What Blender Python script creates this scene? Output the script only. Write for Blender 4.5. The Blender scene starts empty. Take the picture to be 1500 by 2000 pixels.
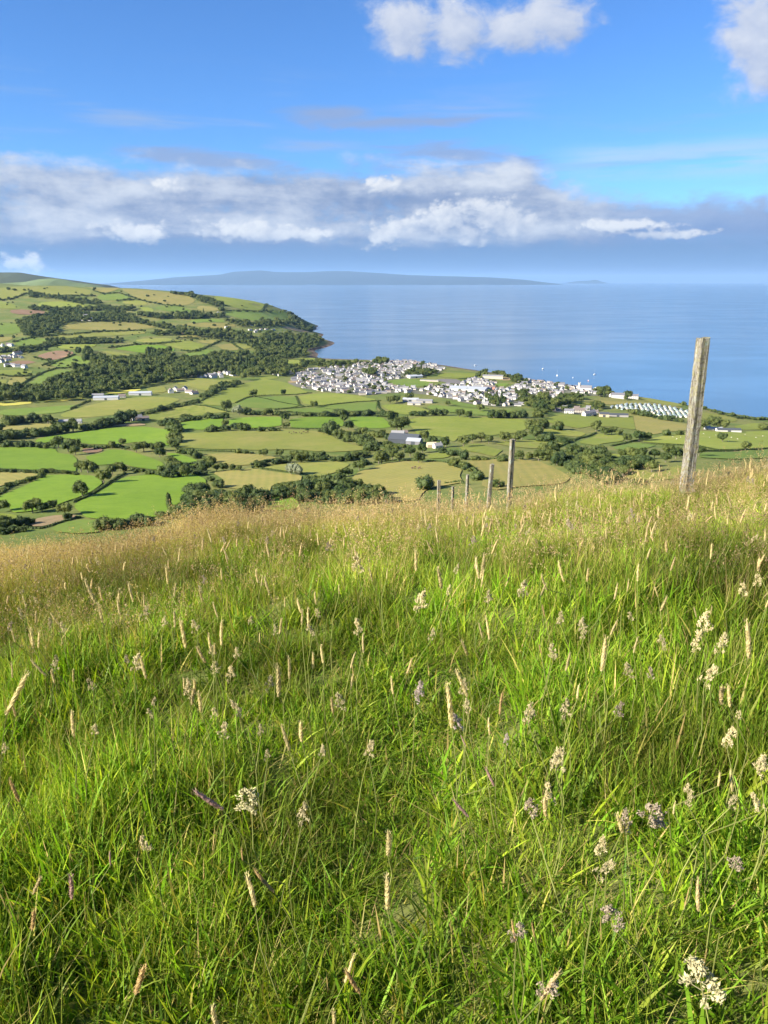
import bpy, bmesh, math, random
import numpy as np
from mathutils import Vector, geometry as mgeo
random.seed(7); RNG = np.random.default_rng(7)
scene = bpy.context.scene
COL = scene.collection
R = math.radians

# ------------------------------------------------------------------ camera
F = 1500.0                      # focal length in photograph pixels (1500 x 2000 frame)
PITCH = 16.73                   # degrees below the horizon
CAMZ = 250.0
cam_d = bpy.data.cameras.new('camera'); cam = bpy.data.objects.new('camera', cam_d); COL.objects.link(cam)
cam_d.sensor_fit = 'VERTICAL'; cam_d.sensor_height = 24.0; cam_d.lens = 24.0 * F / 2000.0
cam_d.clip_start = 0.05; cam_d.clip_end = 400000.0
cam.location = (0, 0, CAMZ); cam.rotation_euler = (R(90 - PITCH), 0, 0)
scene.camera = cam
scene.render.resolution_x = 768; scene.render.resolution_y = 1024

# ------------------------------------------------------------------ exposure
vs = scene.view_settings
vs.view_transform = 'Standard'; vs.look = 'None'; vs.gamma = 1.0; vs.exposure = 1.56
vs.use_curve_mapping = False
scene.cycles.use_denoising = True
scene.cycles.max_bounces = 6; scene.cycles.diffuse_bounces = 3; scene.cycles.glossy_bounces = 2; scene.cycles.transmission_bounces = 4
scene.cycles.volume_bounces = 0; scene.cycles.adaptive_threshold = 0.02

# ------------------------------------------------------------------ sun and sky
SUN_EL = 27.0
SUN_AZ = math.degrees(math.atan2(-0.90, -0.43))       # behind the viewer's left shoulder
sdir = Vector((math.sin(R(SUN_AZ)) * math.cos(R(SUN_EL)), math.cos(R(SUN_AZ)) * math.cos(R(SUN_EL)), math.sin(R(SUN_EL))))
sun_d = bpy.data.lights.new('sun', 'SUN'); sun = bpy.data.objects.new('sun', sun_d); COL.objects.link(sun)
sun_d.energy = 5.0; sun_d.angle = R(0.53); sun_d.color = (1.0, 0.93, 0.80)
sun.rotation_euler = sdir.to_track_quat('Z', 'Y').to_euler()
sun.location = (-40, -20, CAMZ + 60)

def pix_dir(px, py):
    p = R(PITCH); u = (px - 750) / F; v = (1000 - py) / F
    return (u, math.cos(p) + v * math.sin(p), -math.sin(p) + v * math.cos(p))
def sky_ang(px, py):
    x, y, z = pix_dir(px, py); n = math.sqrt(x*x + y*y + z*z)
    return math.degrees(math.atan2(x, y)), math.degrees(math.asin(z / n))

class NT:
    """small helper for building node graphs"""
    def __init__(s, tree): s.t = tree; s.n = tree.nodes; s.l = tree.links
    def node(s, typ, **kw):
        n = s.n.new(typ)
        for k, v in kw.items(): setattr(n, k, v)
        return n
    def put(s, sock, v):
        if isinstance(v, bpy.types.NodeSocket): s.l.new(v, sock)
        elif v is not None: sock.default_value = v
    def m(s, op, a, b=None, c=None, clamp=False):
        n = s.node('ShaderNodeMath', operation=op, use_clamp=clamp)
        for i, v in enumerate((a, b, c)):
            if v is not None: s.put(n.inputs[i], v)
        return n.outputs[0]
    def mr(s, v, a, b, c=0.0, d=1.0, smooth=True):
        n = s.node('ShaderNodeMapRange', interpolation_type='SMOOTHSTEP' if smooth else 'LINEAR')
        for i, q in enumerate((v, a, b, c, d)): s.put(n.inputs[i], q)
        return n.outputs[0]
    def mix(s, f, a, b, blend='MIX'):
        n = s.node('ShaderNodeMix', data_type='RGBA', blend_type=blend)
        s.put(n.inputs[0], f); s.put(n.inputs[6], a); s.put(n.inputs[7], b)
        return n.outputs[2]
    def noise(s, vec, scale, detail=4.0, rough=0.55, dist=0.0, lac=2.0):
        n = s.node('ShaderNodeTexNoise', noise_dimensions='3D')
        if vec is not None: s.l.new(vec, n.inputs['Vector'])
        n.inputs['Scale'].default_value = scale; n.inputs['Detail'].default_value = detail
        n.inputs['Roughness'].default_value = rough; n.inputs['Distortion'].default_value = dist
        n.inputs['Lacunarity'].default_value = lac
        return n.outputs['Fac']
    def comb(s, x, y, z=0.0):
        n = s.node('ShaderNodeCombineXYZ')
        for i, v in enumerate((x, y, z)): s.put(n.inputs[i], v)
        return n.outputs[0]

def C4(r, g, b): return (r, g, b, 1.0)
def srgb(r, g, b):
    f = lambda c: (c/255/12.92 if c/255 <= 0.04045 else ((c/255+0.055)/1.055)**2.4)
    return (f(r), f(g), f(b), 1.0)

world = bpy.data.worlds.new('World'); scene.world = world; world.use_nodes = True
world.cycles.sampling_method = "MANUAL"; world.cycles.sample_map_resolution = 256
wt = world.node_tree; wt.nodes.clear(); W = NT(wt)
sky = W.node('ShaderNodeTexSky', sky_type='NISHITA'); sky.sun_disc = False
sky.sun_elevation = R(SUN_EL); sky.sun_rotation = R(SUN_AZ)
sky.altitude = 1500.0; sky.air_density = 1.0; sky.dust_density = 0.15; sky.ozone_density = 3.0
tc = W.node('ShaderNodeTexCoord'); sep = W.node('ShaderNodeSeparateXYZ'); W.l.new(tc.outputs['Generated'], sep.inputs[0])
A = W.m('MULTIPLY', W.m('ARCTAN2', sep.outputs[0], sep.outputs[1]), 57.2958)
E = W.m('MULTIPLY', W.m('ARCSINE', sep.outputs[2]), 57.2958)

def cloud_group():
    """cloud field over the sky sphere: x = azimuth, y = elevation, both in degrees"""
    g = bpy.data.node_groups.new('cloud_field', 'ShaderNodeTree')
    g.interface.new_socket('P', in_out='INPUT', socket_type='NodeSocketVector')
    for nm in ('cumulus', 'band', 'puffs', 'wisps'): g.interface.new_socket(nm, in_out='OUTPUT', socket_type='NodeSocketFloat')
    G = NT(g); gi = G.node('NodeGroupInput'); go = G.node('NodeGroupOutput')
    sp = G.node('ShaderNodeSeparateXYZ'); G.l.new(gi.outputs[0], sp.inputs[0]); a, e = sp.outputs[0], sp.outputs[1]
    n1 = G.noise(G.comb(G.m('MULTIPLY', a, 0.36), G.m('MULTIPLY', e, 0.55), 3.1), 1.0, 7.0, 0.62, 0.25)
    n2 = G.noise(G.comb(G.m('MULTIPLY', a, 0.27), G.m('MULTIPLY', e, 0.60), 7.7), 1.0, 7.0, 0.60, 0.2)
    vo = G.node('ShaderNodeTexVoronoi', voronoi_dimensions='2D', feature='F1'); vo.inputs['Scale'].default_value = 1.0; vo.inputs['Detail'].default_value = 2.0; vo.inputs['Roughness'].default_value = 0.55
    G.l.new(G.comb(G.m('ADD', G.m('MULTIPLY', a, 0.85), G.m('MULTIPLY', n1, 1.6)), G.m('ADD', G.m('MULTIPLY', e, 1.15), G.m('MULTIPLY', n1, 1.2)), 0.0), vo.inputs['Vector'])
    c0 = G.m('MULTIPLY', G.m('SUBTRACT', n1, 0.5), 3.0); c1 = G.m('ADD', G.m('MULTIPLY', c0, 0.9), G.m('MULTIPLY', G.m('SUBTRACT', 0.42, vo.outputs['Distance']), 0.55)); c2 = G.m('MULTIPLY', G.m('SUBTRACT', n2, 0.5), 2.6)
    def blob(px, py, rx, ry):
        A0, E0 = sky_ang(px, py); da = G.m('DIVIDE', G.m('SUBTRACT', a, A0), rx); de = G.m('DIVIDE', G.m('SUBTRACT', e, E0), ry)
        return G.m('SUBTRACT', 1.0, G.m('SQRT', G.m('ADD', G.m('MULTIPLY', da, da), G.m('MULTIPLY', de, de))))
    def union(bl):
        s = bl[0]
        for b in bl[1:]: s = G.m('SMOOTH_MAX', s, b, 0.25)
        return s
    # separate heaped clouds, high up
    cu = union([blob(790, 50, 2.7, 2.3), blob(905, 55, 3.2, 1.9), blob(1085, 38, 2.9, 2.0), blob(1000, 60, 3.5, 1.7),
                blob(1500, 60, 3.2, 3.6), blob(1570, 10, 4.5, 3.6), blob(1495, 130, 2.0, 2.2)])
    # the same kind of cloud goes on over the rest of the sky
    far = G.noise(G.comb(G.m('MULTIPLY', a, 0.045), G.m('MULTIPLY', e, 0.075), 1.3), 1.0, 3.0, 0.5)
    wide = G.m('MULTIPLY', G.m('SUBTRACT', far, 0.60), 6.0)
    wide = G.m('MINIMUM', wide, G.m('MULTIPLY', G.m('SUBTRACT', e, 18.5), 0.3))
    cu = G.m('MAXIMUM', cu, wide)
    G.l.new(G.m('ADD', G.m('ADD', cu, 0.22), G.m('ADD', G.m('MULTIPLY', c0, 0.50), G.m('MULTIPLY', c1, 0.15))), go.inputs[0])
    # long bank above the sea: flat base, ragged top
    top = G.m('ADD', G.mr(a, 8.0, 17.0, 7.7, 5.1), G.m('MULTIPLY', G.m('SINE', G.m('MULTIPLY', a, 0.11)), 0.25))
    base = G.m('ADD', 2.2, G.m('MULTIPLY', c2, 0.25))
    env = G.m('MINIMUM', G.m('DIVIDE', G.m('SUBTRACT', e, base), 1.25), G.m('DIVIDE', G.m('SUBTRACT', top, e), 2.0))
    G.l.new(G.m('ADD', G.m('MINIMUM', G.m('ADD', env, 0.26), 1.0), G.m('ADD', G.m('MULTIPLY', c2, 0.68), G.m('MULTIPLY', c1, 0.25))), go.inputs[1])
    # bright heaps standing in the bank
    pf = union([blob(765, 450, 2.8, 1.7), blob(955, 420, 3.0, 2.4), blob(990, 440, 2.6, 1.6), blob(870, 430, 2.5, 1.6), blob(900, 455, 3.0, 1.2), blob(1030, 430, 1.0, 0.8), blob(755, 358, 2.0, 0.9),
                blob(470, 450, 5.5, 1.2), blob(260, 455, 4.5, 1.0), blob(320, 360, 2.2, 0.8), blob(610, 455, 3.0, 0.8),
                blob(30, 517, 4.2, 1.1), blob(1240, 440, 5.0, 0.6), blob(1290, 458, 5.5, 0.5)])
    rep = G.noise(G.comb(G.m('MULTIPLY', a, 0.10), G.m('MULTIPLY', e, 0.45), 5.5), 1.0, 3.0, 0.5)
    pf2 = G.m('MINIMUM', G.m('MULTIPLY', G.m('SUBTRACT', rep, 0.53), 6.0), G.m('MULTIPLY', G.m('SUBTRACT', G.m('ABSOLUTE', a), 27.0), 0.5))
    pf2 = G.m('MINIMUM', pf2, G.m('SUBTRACT', 1.0, G.m('MULTIPLY', G.m('ABSOLUTE', G.m('SUBTRACT', e, 4.0)), 0.6)))
    G.l.new(G.m('ADD', G.m('ADD', G.m('MAXIMUM', pf, pf2), 0.16), G.m('MULTIPLY', c1, 0.85)), go.inputs[2])
    ws = union([blob(780, 240, 8.0, 0.75), blob(640, 222, 4.5, 0.6), blob(900, 300, 6.5, 1.1), blob(960, 335, 5.0, 1.3), blob(360, 303, 6.5, 0.65), blob(440, 318, 5.0, 0.6), blob(100, 340, 6.0, 0.8)])
    n3 = G.noise(G.comb(G.m('MULTIPLY', a, 0.16), G.m('MULTIPLY', e, 0.9), 12.7), 1.0, 6.0, 0.62, 0.5)
    G.l.new(G.m('ADD', ws, G.m('MULTIPLY', G.m('SUBTRACT', n3, 0.5), 2.6)), go.inputs[3])
    return g
cg = cloud_group()
def cloud_at(da, de):
    n = W.node('ShaderNodeGroup'); n.node_tree = cg
    W.l.new(W.comb(W.m('ADD', A, da), W.m('ADD', E, de), 0.0), n.inputs[0]); return n.outputs
c0 = cloud_at(0.0, 0.0); c1 = cloud_at(-0.75, 0.85)           # second sample a step towards the sun
def lit(i, gain): return W.m('ADD', 0.5, W.m('MULTIPLY', W.m('SUBTRACT', c0[i], c1[i]), gain), clamp=True)
STR = 0.062
def wc(r, g, b, k=1.0):                                        # a cloud colour as seen, undone for strength and exposure
    c = srgb(r, g, b); q = k / STR / (2 ** vs.exposure); return (c[0]*q, c[1]*q, c[2]*q, 1.0)
skycol = W.mix(1.0, sky.outputs[0], C4(0.47, 0.765, 1.10), 'MULTIPLY')
# thin veils
v1 = W.noise(W.comb(W.m('MULTIPLY', A, 0.07), W.m('MULTIPLY', E, 0.85), 2.2), 1.0, 4.0, 0.6, 0.3)
veil = W.m('MULTIPLY', W.mr(v1, 0.47, 0.80), W.m('MULTIPLY', W.mr(E, 5.0, 7.0), W.mr(E, 14.0, 10.0)))
col = W.mix(W.m('MULTIPLY', veil, 0.75), skycol, wc(165, 190, 228))
v2 = W.noise(W.comb(W.m('MULTIPLY', A, 0.10), W.m('MULTIPLY', E, 1.3), 9.2), 1.0, 4.0, 0.6, 0.3)
veil2 = W.m('MULTIPLY', W.mr(v2, 0.36, 0.62), W.m('MULTIPLY', W.mr(E, 5.9, 7.2), W.mr(E, 9.0, 7.8)))
col = W.mix(W.m('MULTIPLY', W.m('MULTIPLY', veil2, W.mr(A, 10.0, 15.0)), 0.7), col, wc(190, 220, 247))
wsp = W.m('MULTIPLY', W.mr(c0[3], -0.05, 0.85), 0.80)
col = W.mix(wsp, col, wc(154, 174, 212))
# rain-grey air under the bank
low = W.mr(E, 5.0, 2.2)
col = W.mix(W.m('MULTIPLY', low, 0.92), col, W.mix(W.mr(E, 0.0, 2.6), wc(94, 134, 196), wc(106, 138, 188)))
# the bank
bd = W.mr(c0[1], -0.05, 0.85)
bs = W.noise(W.comb(W.m('MULTIPLY', A, 0.10), W.m('MULTIPLY', E, 0.42), 4.4), 1.0, 5.0, 0.58, 0.3)
bcol = W.mix(W.mr(W.m('ADD', W.m('MULTIPLY', lit(1, 0.42), 0.60), W.m('MULTIPLY', bs, 0.75)), 0.47, 0.98), wc(126, 150, 192), wc(222, 230, 242))
right = W.mr(A, 12.0, 20.0)
bcol = W.mix(W.m('MULTIPLY', right, 0.75), bcol, wc(132, 163, 212))
col = W.mix(bd, col, bcol)
pd = W.mr(c0[2], 0.25, 0.72)
pcol = W.mix(lit(2, 0.48), wc(146, 168, 204), wc(243, 246, 250))
col = W.mix(W.m('MULTIPLY', pd, 0.9), col, pcol)
# the heaped clouds
cd = W.mr(c0[0], 0.08, 0.80)
ccol = W.mix(lit(0, 0.38), wc(138, 164, 210), wc(240, 243, 248))
col = W.mix(W.m('MULTIPLY', cd, 0.93), col, ccol)
bg = W.node('ShaderNodeBackground'); bg.inputs[1].default_value = STR
W.l.new(col, bg.inputs[0]); wo = W.node('ShaderNodeOutputWorld'); W.l.new(bg.outputs[0], wo.inputs[0])

# ------------------------------------------------------------------ helpers
def tag(o, label=None, cat=None, group=None, kind=None):
    if label: o['label'] = label
    if cat: o['category'] = cat
    if group: o['group'] = group
    if kind: o['kind'] = kind
    return o
def link(o, parent=None):
    COL.objects.link(o)
    if parent is not None: o.parent = parent
    return o
def mesh_np(name, V, Fc, smooth=False, mats=(), mi=None):
    """mesh from arrays: V (n,3); Fc a list of (k,m) index arrays (m corners each)"""
    me = bpy.data.meshes.new(name)
    V = np.asarray(V, np.float32); Fc = [np.asarray(f, np.int32) for f in (Fc if isinstance(Fc, list) else [Fc]) if len(f)]
    me.vertices.add(len(V)); me.vertices.foreach_set('co', V.ravel())
    tot = np.concatenate([np.full(len(f), f.shape[1], np.int32) for f in Fc]); idx = np.concatenate([f.ravel() for f in Fc])
    me.loops.add(len(idx)); me.loops.foreach_set('vertex_index', idx)
    me.polygons.add(len(tot)); st = np.concatenate([[0], np.cumsum(tot)[:-1]]).astype(np.int32)
    me.polygons.foreach_set('loop_start', st); me.polygons.foreach_set('loop_total', tot)
    me.polygons.foreach_set('use_smooth', np.full(len(tot), smooth))
    for m in mats: me.materials.append(m)
    if mi is not None: me.polygons.foreach_set('material_index', np.asarray(mi, np.int32))
    me.update(calc_edges=True); return me
def obj(name, me, parent=None, loc=(0, 0, 0)):
    o = bpy.data.objects.new(name, me); o.location = loc; return link(o, parent)
def empty(name, loc=(0, 0, 0), rz=0.0):
    o = bpy.data.objects.new(name, None); o.location = loc; o.rotation_euler = (0, 0, rz); o.empty_display_size = 0.3; return link(o)
def vcol(me, cols):
    a = me.color_attributes.new('col', 'FLOAT_COLOR', 'POINT'); c = np.ones((len(cols), 4), np.float32); c[:, :3] = cols
    a.data.foreach_set('color', c.ravel())

def mat(name):
    m = bpy.data.materials.new(name); m.use_nodes = True; m.node_tree.nodes.clear(); return m, NT(m.node_tree)
def finish(N, surf):
    o = N.node('ShaderNodeOutputMaterial'); N.l.new(surf, o.inputs[0])
def principled(N, colour, rough=0.8, spec=0.3, normal=None):
    b = N.node('ShaderNodeBsdfPrincipled'); N.put(b.inputs['Base Color'], colour); N.put(b.inputs['Roughness'], rough)
    b.inputs['Specular IOR Level'].default_value = spec
    if normal is not None: N.l.new(normal, b.inputs['Normal'])
    return b.outputs[0]
def bump(N, h, strength=0.4, dist=0.05):
    b = N.node('ShaderNodeBump'); b.inputs['Strength'].default_value = strength; b.inputs['Distance'].default_value = dist
    N.l.new(h, b.inputs['Height']); return b.outputs[0]
def flat_mat(name, c, rough=0.8, var=0.15, scale=0.5):
    m, N = mat(name); p = N.node('ShaderNodeNewGeometry'); oi = N.node('ShaderNodeObjectInfo')
    n = N.noise(p.outputs['Position'], scale, 5, 0.6)
    k = N.m('ADD', N.m('MULTIPLY', n, var*2), N.m('MULTIPLY', oi.outputs['Random'], var))
    cc = N.mix(1.0, C4(*c), N.comb(N.m('ADD', k, 1-1.4*var), N.m('ADD', k, 1-1.4*var), N.m('ADD', k, 1-1.4*var)), 'MULTIPLY')
    finish(N, principled(N, cc, rough)); return m

# ------------------------------------------------------------------ the lie of the land
ctrl_pix = [  # (photo x, height, forward distance)
 (-700,118,400),(-700,70,800),(-700,40,1500),(-700,45,2000),(-700,110,2800),(-700,230,4200),(-700,270,5000),(-700,230,6000),
 (0,118,400),(0,95,600),(0,72,800),(0,50,1100),(0,35,1500),(0,27,1850),(0,35,2200),(0,57,2600),(0,100,3200),(0,160,4000),(0,242,5000),(0,215,6000),
 (300,118,420),(300,97,600),(300,76,800),(300,56,1050),(300,36,1400),(300,24,1800),(300,26,2200),(300,40,2600),(300,85,3200),(300,150,4000),(300,203,4800),(300,140,5700),
 (400,176,4700),(400,90,5500),(500,14,2150),(500,22,2600),(500,52,3200),(500,92,3800),(500,134,4600),(500,50,5200),(560,101,4500),(560,20,4850),
 (600,120,430),(600,98,600),(600,79,800),(600,59,1000),(600,39,1300),(600,22,1700),(600,10,2200),(600,41,4400),
 (900,124,450),(900,104,600),(900,82,800),(900,60,1000),(900,40,1300),(900,20,1700),(900,9,2100),
 (1150,124,470),(1150,108,620),(1150,82,800),(1150,52,1050),(1150,28,1400),(1150,12,1700),
 (1400,126,520),(1400,97,700),(1400,52,1000),(1400,20,1300),
 (1900,118,500),(1900,80,700),(1900,40,950),(1900,0,1200),(1900,-30,1350),(2300,110,500),(2300,0,1000),(2300,-30,1150),
 (560,16,3000),(590,8,2700),(600,30,3350),(590,40,3900)]
coast = [(1600,836),(1500,818),(1450,811),(1400,802),(1340,790),(1240,772),(1150,757),(1050,742),(960,727),(880,715),(800,706),(740,703),(660,701),(612,698),(622,690),(634,680),(650,667),(628,658),(606,648),(614,640)]
ctrl = []
for px, z, D in ctrl_pix: ctrl.append(((px-750)/F*D*1.03, D, z))
for i, (px, py) in enumerate(coast):
    x, y, z = pix_dir(px, py); s = -CAMZ / z; ctrl.append((x*s, y*s, 0.0))
for px, py in [(1600,815),(1450,792),(1300,765),(1150,738),(1000,715),(880,699),(760,690),(690,684),(690,664),(665,645),(640,628),(640,622),(760,640),(1000,660),(1400,740),(1800,800)]:
    x, y, z = pix_dir(px, py); s = -CAMZ / z; ctrl.append((x*s, y*s, -28.0))
for p in [(-300,5400,-25),(200,5400,-35),(-900,6400,-20),(1000,5000,-40),(2500,3500,-40),(2500,6000,-40)]: ctrl.append(p)
ctrl = np.array(ctrl, float); SC = 1000.0
def tps_k(d2): return 0.5 * d2 * np.log(d2 + 1e-9)
def tps_fit(P, z, lam):
    n = len(P); d2 = ((P[:, None] - P[None])**2).sum(-1); K = tps_k(d2) + lam*np.eye(n)
    Q = np.c_[np.ones(n), P]; Mx = np.block([[K, Q], [Q.T, np.zeros((3, 3))]])
    return np.linalg.solve(Mx, np.r_[z, 0, 0, 0])
TP = ctrl[:, :2] / SC; TW = tps_fit(TP, ctrl[:, 2], 2e-3)
def vnoise(x, y, s, seed=0):
    """smooth value noise, numpy"""
    x = np.asarray(x)/s + seed*17.3; y = np.asarray(y)/s - seed*9.1
    xi = np.floor(x).astype(np.int64); yi = np.floor(y).astype(np.int64); xf = x-xi; yf = y-yi
    def h(a, b):
        v = np.sin(a*127.1 + b*311.7 + seed*74.7)*43758.5453; return v - np.floor(v)
    u = xf*xf*(3-2*xf); v = yf*yf*(3-2*yf)
    return (h(xi, yi)*(1-u)+h(xi+1, yi)*u)*(1-v) + (h(xi, yi+1)*(1-u)+h(xi+1, yi+1)*u)*v - 0.5
GX = np.arange(-3700, 2721, 20.0); GY = np.arange(310, 6641, 20.0)
def _tps(p):
    out = np.empty(len(p))
    for i in range(0, len(p), 20000):
        q = p[i:i+20000]/SC; d2 = ((q[:, None] - TP[None])**2).sum(-1); out[i:i+20000] = tps_k(d2) @ TW[:-3] + TW[-3] + q @ TW[-2:]
    return out
GT = _tps(np.stack(np.meshgrid(GX, GY), -1).reshape(-1, 2)).reshape(len(GY), len(GX))
def far_z(x, y):
    x = np.asarray(x, float); y = np.asarray(y, float)
    u = (np.clip(x, -3600, 2600) - GX[0])/20.0; v = (np.clip(y, 330, 6600) - GY[0])/20.0
    i = u.astype(int); j = v.astype(int); u = u-i; v = v-j
    out = (GT[j, i]*(1-u) + GT[j, i+1]*u)*(1-v) + (GT[j+1, i]*(1-u) + GT[j+1, i+1]*u)*v
    amp = np.clip(out/12.0, 0, 1)
    out = out + amp*(5.0*vnoise(x, y, 160, 1) + 2.2*vnoise(x, y, 70, 2)) + np.clip((y-2200)/800, 0, 1)*amp*14*vnoise(x, y, 330, 3)
    return np.maximum(out, -40)
PY = np.array([-60,-20,-6,0,3,6.5,10,12,16,19.5,24.7,33,45,70,110,200,330,500])
PF = np.array([-9,-2.6,-0.6,0,.11,.62,1.98,2.85,4.45,5.75,7.45,9.6,13.6,24,42,84,118,160])
def pchip(xq, X, Y):
    h = np.diff(X); d = np.diff(Y)/h; m = np.zeros(len(X)); m[0] = d[0]; m[-1] = d[-1]
    for i in range(1, len(X)-1):
        if d[i-1]*d[i] > 0: m[i] = 2*d[i-1]*d[i]/(d[i-1]+d[i])
    xq = np.clip(xq, X[0], X[-1]); i = np.clip(np.searchsorted(X, xq)-1, 0, len(X)-2); t = (xq-X[i])/h[i]
    return ((1+2*t)*(1-t)**2)*Y[i] + t*(1-t)**2*h[i]*m[i] + t*t*(3-2*t)*Y[i+1] + t*t*(t-1)*h[i]*m[i+1]
EYE = 1.55
def near_z(x, y):
    x = np.asarray(x, float); y = np.asarray(y, float)
    cross = np.where(x < 0, 0.098*x, 0.130*x); cross = np.clip(cross, -14, 9)
    tus = 0.16*vnoise(x, y, 1.1, 4) + 0.15*vnoise(x, y, 2.7, 5) + 0.07*vnoise(x, y, 0.45, 6)
    return CAMZ - EYE - pchip(y, PY, PF) + cross + tus*np.clip(1.3 - np.hypot(x, y)/90, 0, 1)
def ground_z(x, y):
    x = np.asarray(x, float); y = np.asarray(y, float); r = np.hypot(x, y)
    t = np.clip((r - 120)/260, 0, 1); t = t*t*(3-2*t)
    n = near_z(x, y); f = far_z(x, np.maximum(y, 330))
    back = np.clip((60 - y)/200, 0, 1)*np.clip((r-60)/300, 0, 1)
    return n*(1-t) + (f*(1-back) + n*back)*t
def unproject(pts, zfun=far_z, y0=330.0, y1=6400.0, lift=0.0, steps=240):
    """photo pixels -> points on the ground (march along the sight line)"""
    pts = np.asarray(pts, float); Ys = np.geomspace(y0, y1, steps); fl = 0.0 if zfun is far_z else -1e9
    d = np.array([pix_dir(*p) for p in pts]); d = d/d[:, 1:2]; lift = np.broadcast_to(np.asarray(lift, float), (len(pts),))
    X = d[:, 0:1]*Ys; Yg = np.broadcast_to(Ys, X.shape); Z = CAMZ + d[:, 2:3]*Ys
    below = Z < np.maximum(zfun(X, Yg), fl) + lift[:, None]
    k = np.where(below.any(1), below.argmax(1), steps-1); lo = Ys[np.maximum(k-1, 0)]; hi = Ys[k]
    for _ in range(16):
        mid = 0.5*(lo+hi); hit = CAMZ + d[:, 2]*mid < np.maximum(zfun(d[:, 0]*mid, mid), fl) + lift
        hi = np.where(hit, mid, hi); lo = np.where(hit, lo, mid)
    return np.stack([d[:, 0]*hi, hi, CAMZ + d[:, 2]*hi], -1)

# ------------------------------------------------------------------ ground, sea, far hills
def ground_mat():
    m, N = mat('rough_ground'); g = N.node('ShaderNodeNewGeometry'); P = g.outputs['Position']
    sp = N.node('ShaderNodeSeparateXYZ'); N.l.new(P, sp.inputs[0])
    n1 = N.noise(P, 0.012, 6, 0.6); n2 = N.noise(P, 0.11, 6, 0.65); n3 = N.noise(P, 3.0, 4, 0.6)
    c = N.mix(N.mr(n1, 0.35, 0.65), C4(0.105, 0.155, 0.030), C4(0.200, 0.195, 0.060))
    c = N.mix(N.m('MULTIPLY', N.mr(n2, 0.45, 0.7), 0.55), c, C4(0.055, 0.085, 0.022))
    c = N.mix(N.m('MULTIPLY', N.mr(n3, 0.4, 0.7), 0.35), c, C4(0.13, 0.11, 0.045))
    shore = N.mr(N.m('ADD', sp.outputs[2], N.m('MULTIPLY', n2, 5.0)), 7.5, 5.0)
    rock = N.mix(N.mr(N.noise(P, 0.05, 6, 0.7), 0.4, 0.6), C4(0.07, 0.045, 0.03), C4(0.20, 0.15, 0.10))
    c = N.mix(shore, c, rock)
    finish(N, principled(N, c, 0.95, 0.1, bump(N, n2, 0.5, 1.0))); return m
M_ground = ground_mat()
az = np.radians(np.concatenate([np.arange(-180, -42, 6.0), np.arange(-42, 42.01, 0.3), np.arange(48, 180, 6.0)])); NA = len(az)
rad = np.geomspace(0.35, 7200, 520); NR = len(rad)
gx = rad[:, None]*np.sin(az)[None]; gy = rad[:, None]*np.cos(az)[None]
gz = ground_z(gx, gy); V = np.stack([gx, gy, gz], -1).reshape(-1, 3)
i = np.arange(NR-1)[:, None]; j = np.arange(NA)[None]; jn = (j+1) % NA
Q = np.stack(np.broadcast_arrays(i*NA+j, i*NA+jn, (i+1)*NA+jn, (i+1)*NA+j), -1).reshape(-1, 4)
V = np.vstack([V, [[0, 0, CAMZ-EYE]]]); cap = np.stack([np.full(NA, NR*NA), (np.arange(NA)+1) % NA, np.arange(NA)], -1)
# leave out what lies deep under the sea
keep = (V[Q][..., 2].max(1) > -12)
ground = obj('ground', mesh_np('ground', V, [Q[keep][:, ::-1], cap[:, ::-1]], True, [M_ground]))
tag(ground, 'rough hillside and valley floor running down to the sea', 'ground', kind='structure')

def sea_mat():
    m, N = mat('sea_water'); g = N.node('ShaderNodeNewGeometry'); P = g.outputs['Position']
    mp = N.node('ShaderNodeMapping'); mp.inputs['Scale'].default_value = (1.0, 2.2, 1.0); mp.inputs['Rotation'].default_value = (0, 0, R(14)); N.l.new(P, mp.inputs[0])
    w1 = N.noise(mp.outputs[0], 0.011, 7, 0.62); w2 = N.noise(mp.outputs[0], 0.0016, 5, 0.55, 0.6); w3 = N.noise(mp.outputs[0], 0.06, 4, 0.6)
    c = N.mix(N.mr(w2, 0.35, 0.65), C4(0.050, 0.112, 0.185), C4(0.064, 0.126, 0.200))
    rough = N.mr(w2, 0.38, 0.64, 0.18, 0.13)
    h = N.m('ADD', N.m('MULTIPLY', w1, 1.0), N.m('MULTIPLY', w3, 0.3))
    b = N.node('ShaderNodeBsdfPrincipled'); N.l.new(c, b.inputs['Base Color']); N.l.new(rough, b.inputs['Roughness'])
    b.inputs['IOR'].default_value = 1.33; N.l.new(bump(N, h, 0.018, 0.3), b.inputs['Normal'])
    finish(N, b.outputs[0]); return m
sr = np.geomspace(300, 150000, 60); sa = np.radians(np.arange(0, 360, 3.0)); ns = len(sa)
sx = sr[:, None]*np.sin(sa)[None]; sy = sr[:, None]*np.cos(sa)[None]
sv = np.stack([sx, sy, np.zeros_like(sx)], -1).reshape(-1, 3); sv = np.vstack([sv, [[0, 0, 0]]])
i = np.arange(59)[:, None]; j = np.arange(ns)[None]; jn = (j+1) % ns
sq = np.stack(np.broadcast_arrays(i*ns+j, (i+1)*ns+j, (i+1)*ns+jn, i*ns+jn), -1).reshape(-1, 4)
sc_ = np.stack([np.full(ns, 60*ns), np.arange(ns), (np.arange(ns)+1) % ns], -1)
sea = obj('sea', mesh_np('sea', sv, [sq, sc_], True, [sea_mat()]))
tag(sea, 'calm blue sea reaching to the horizon beyond the town', 'sea', kind='structure')

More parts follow.
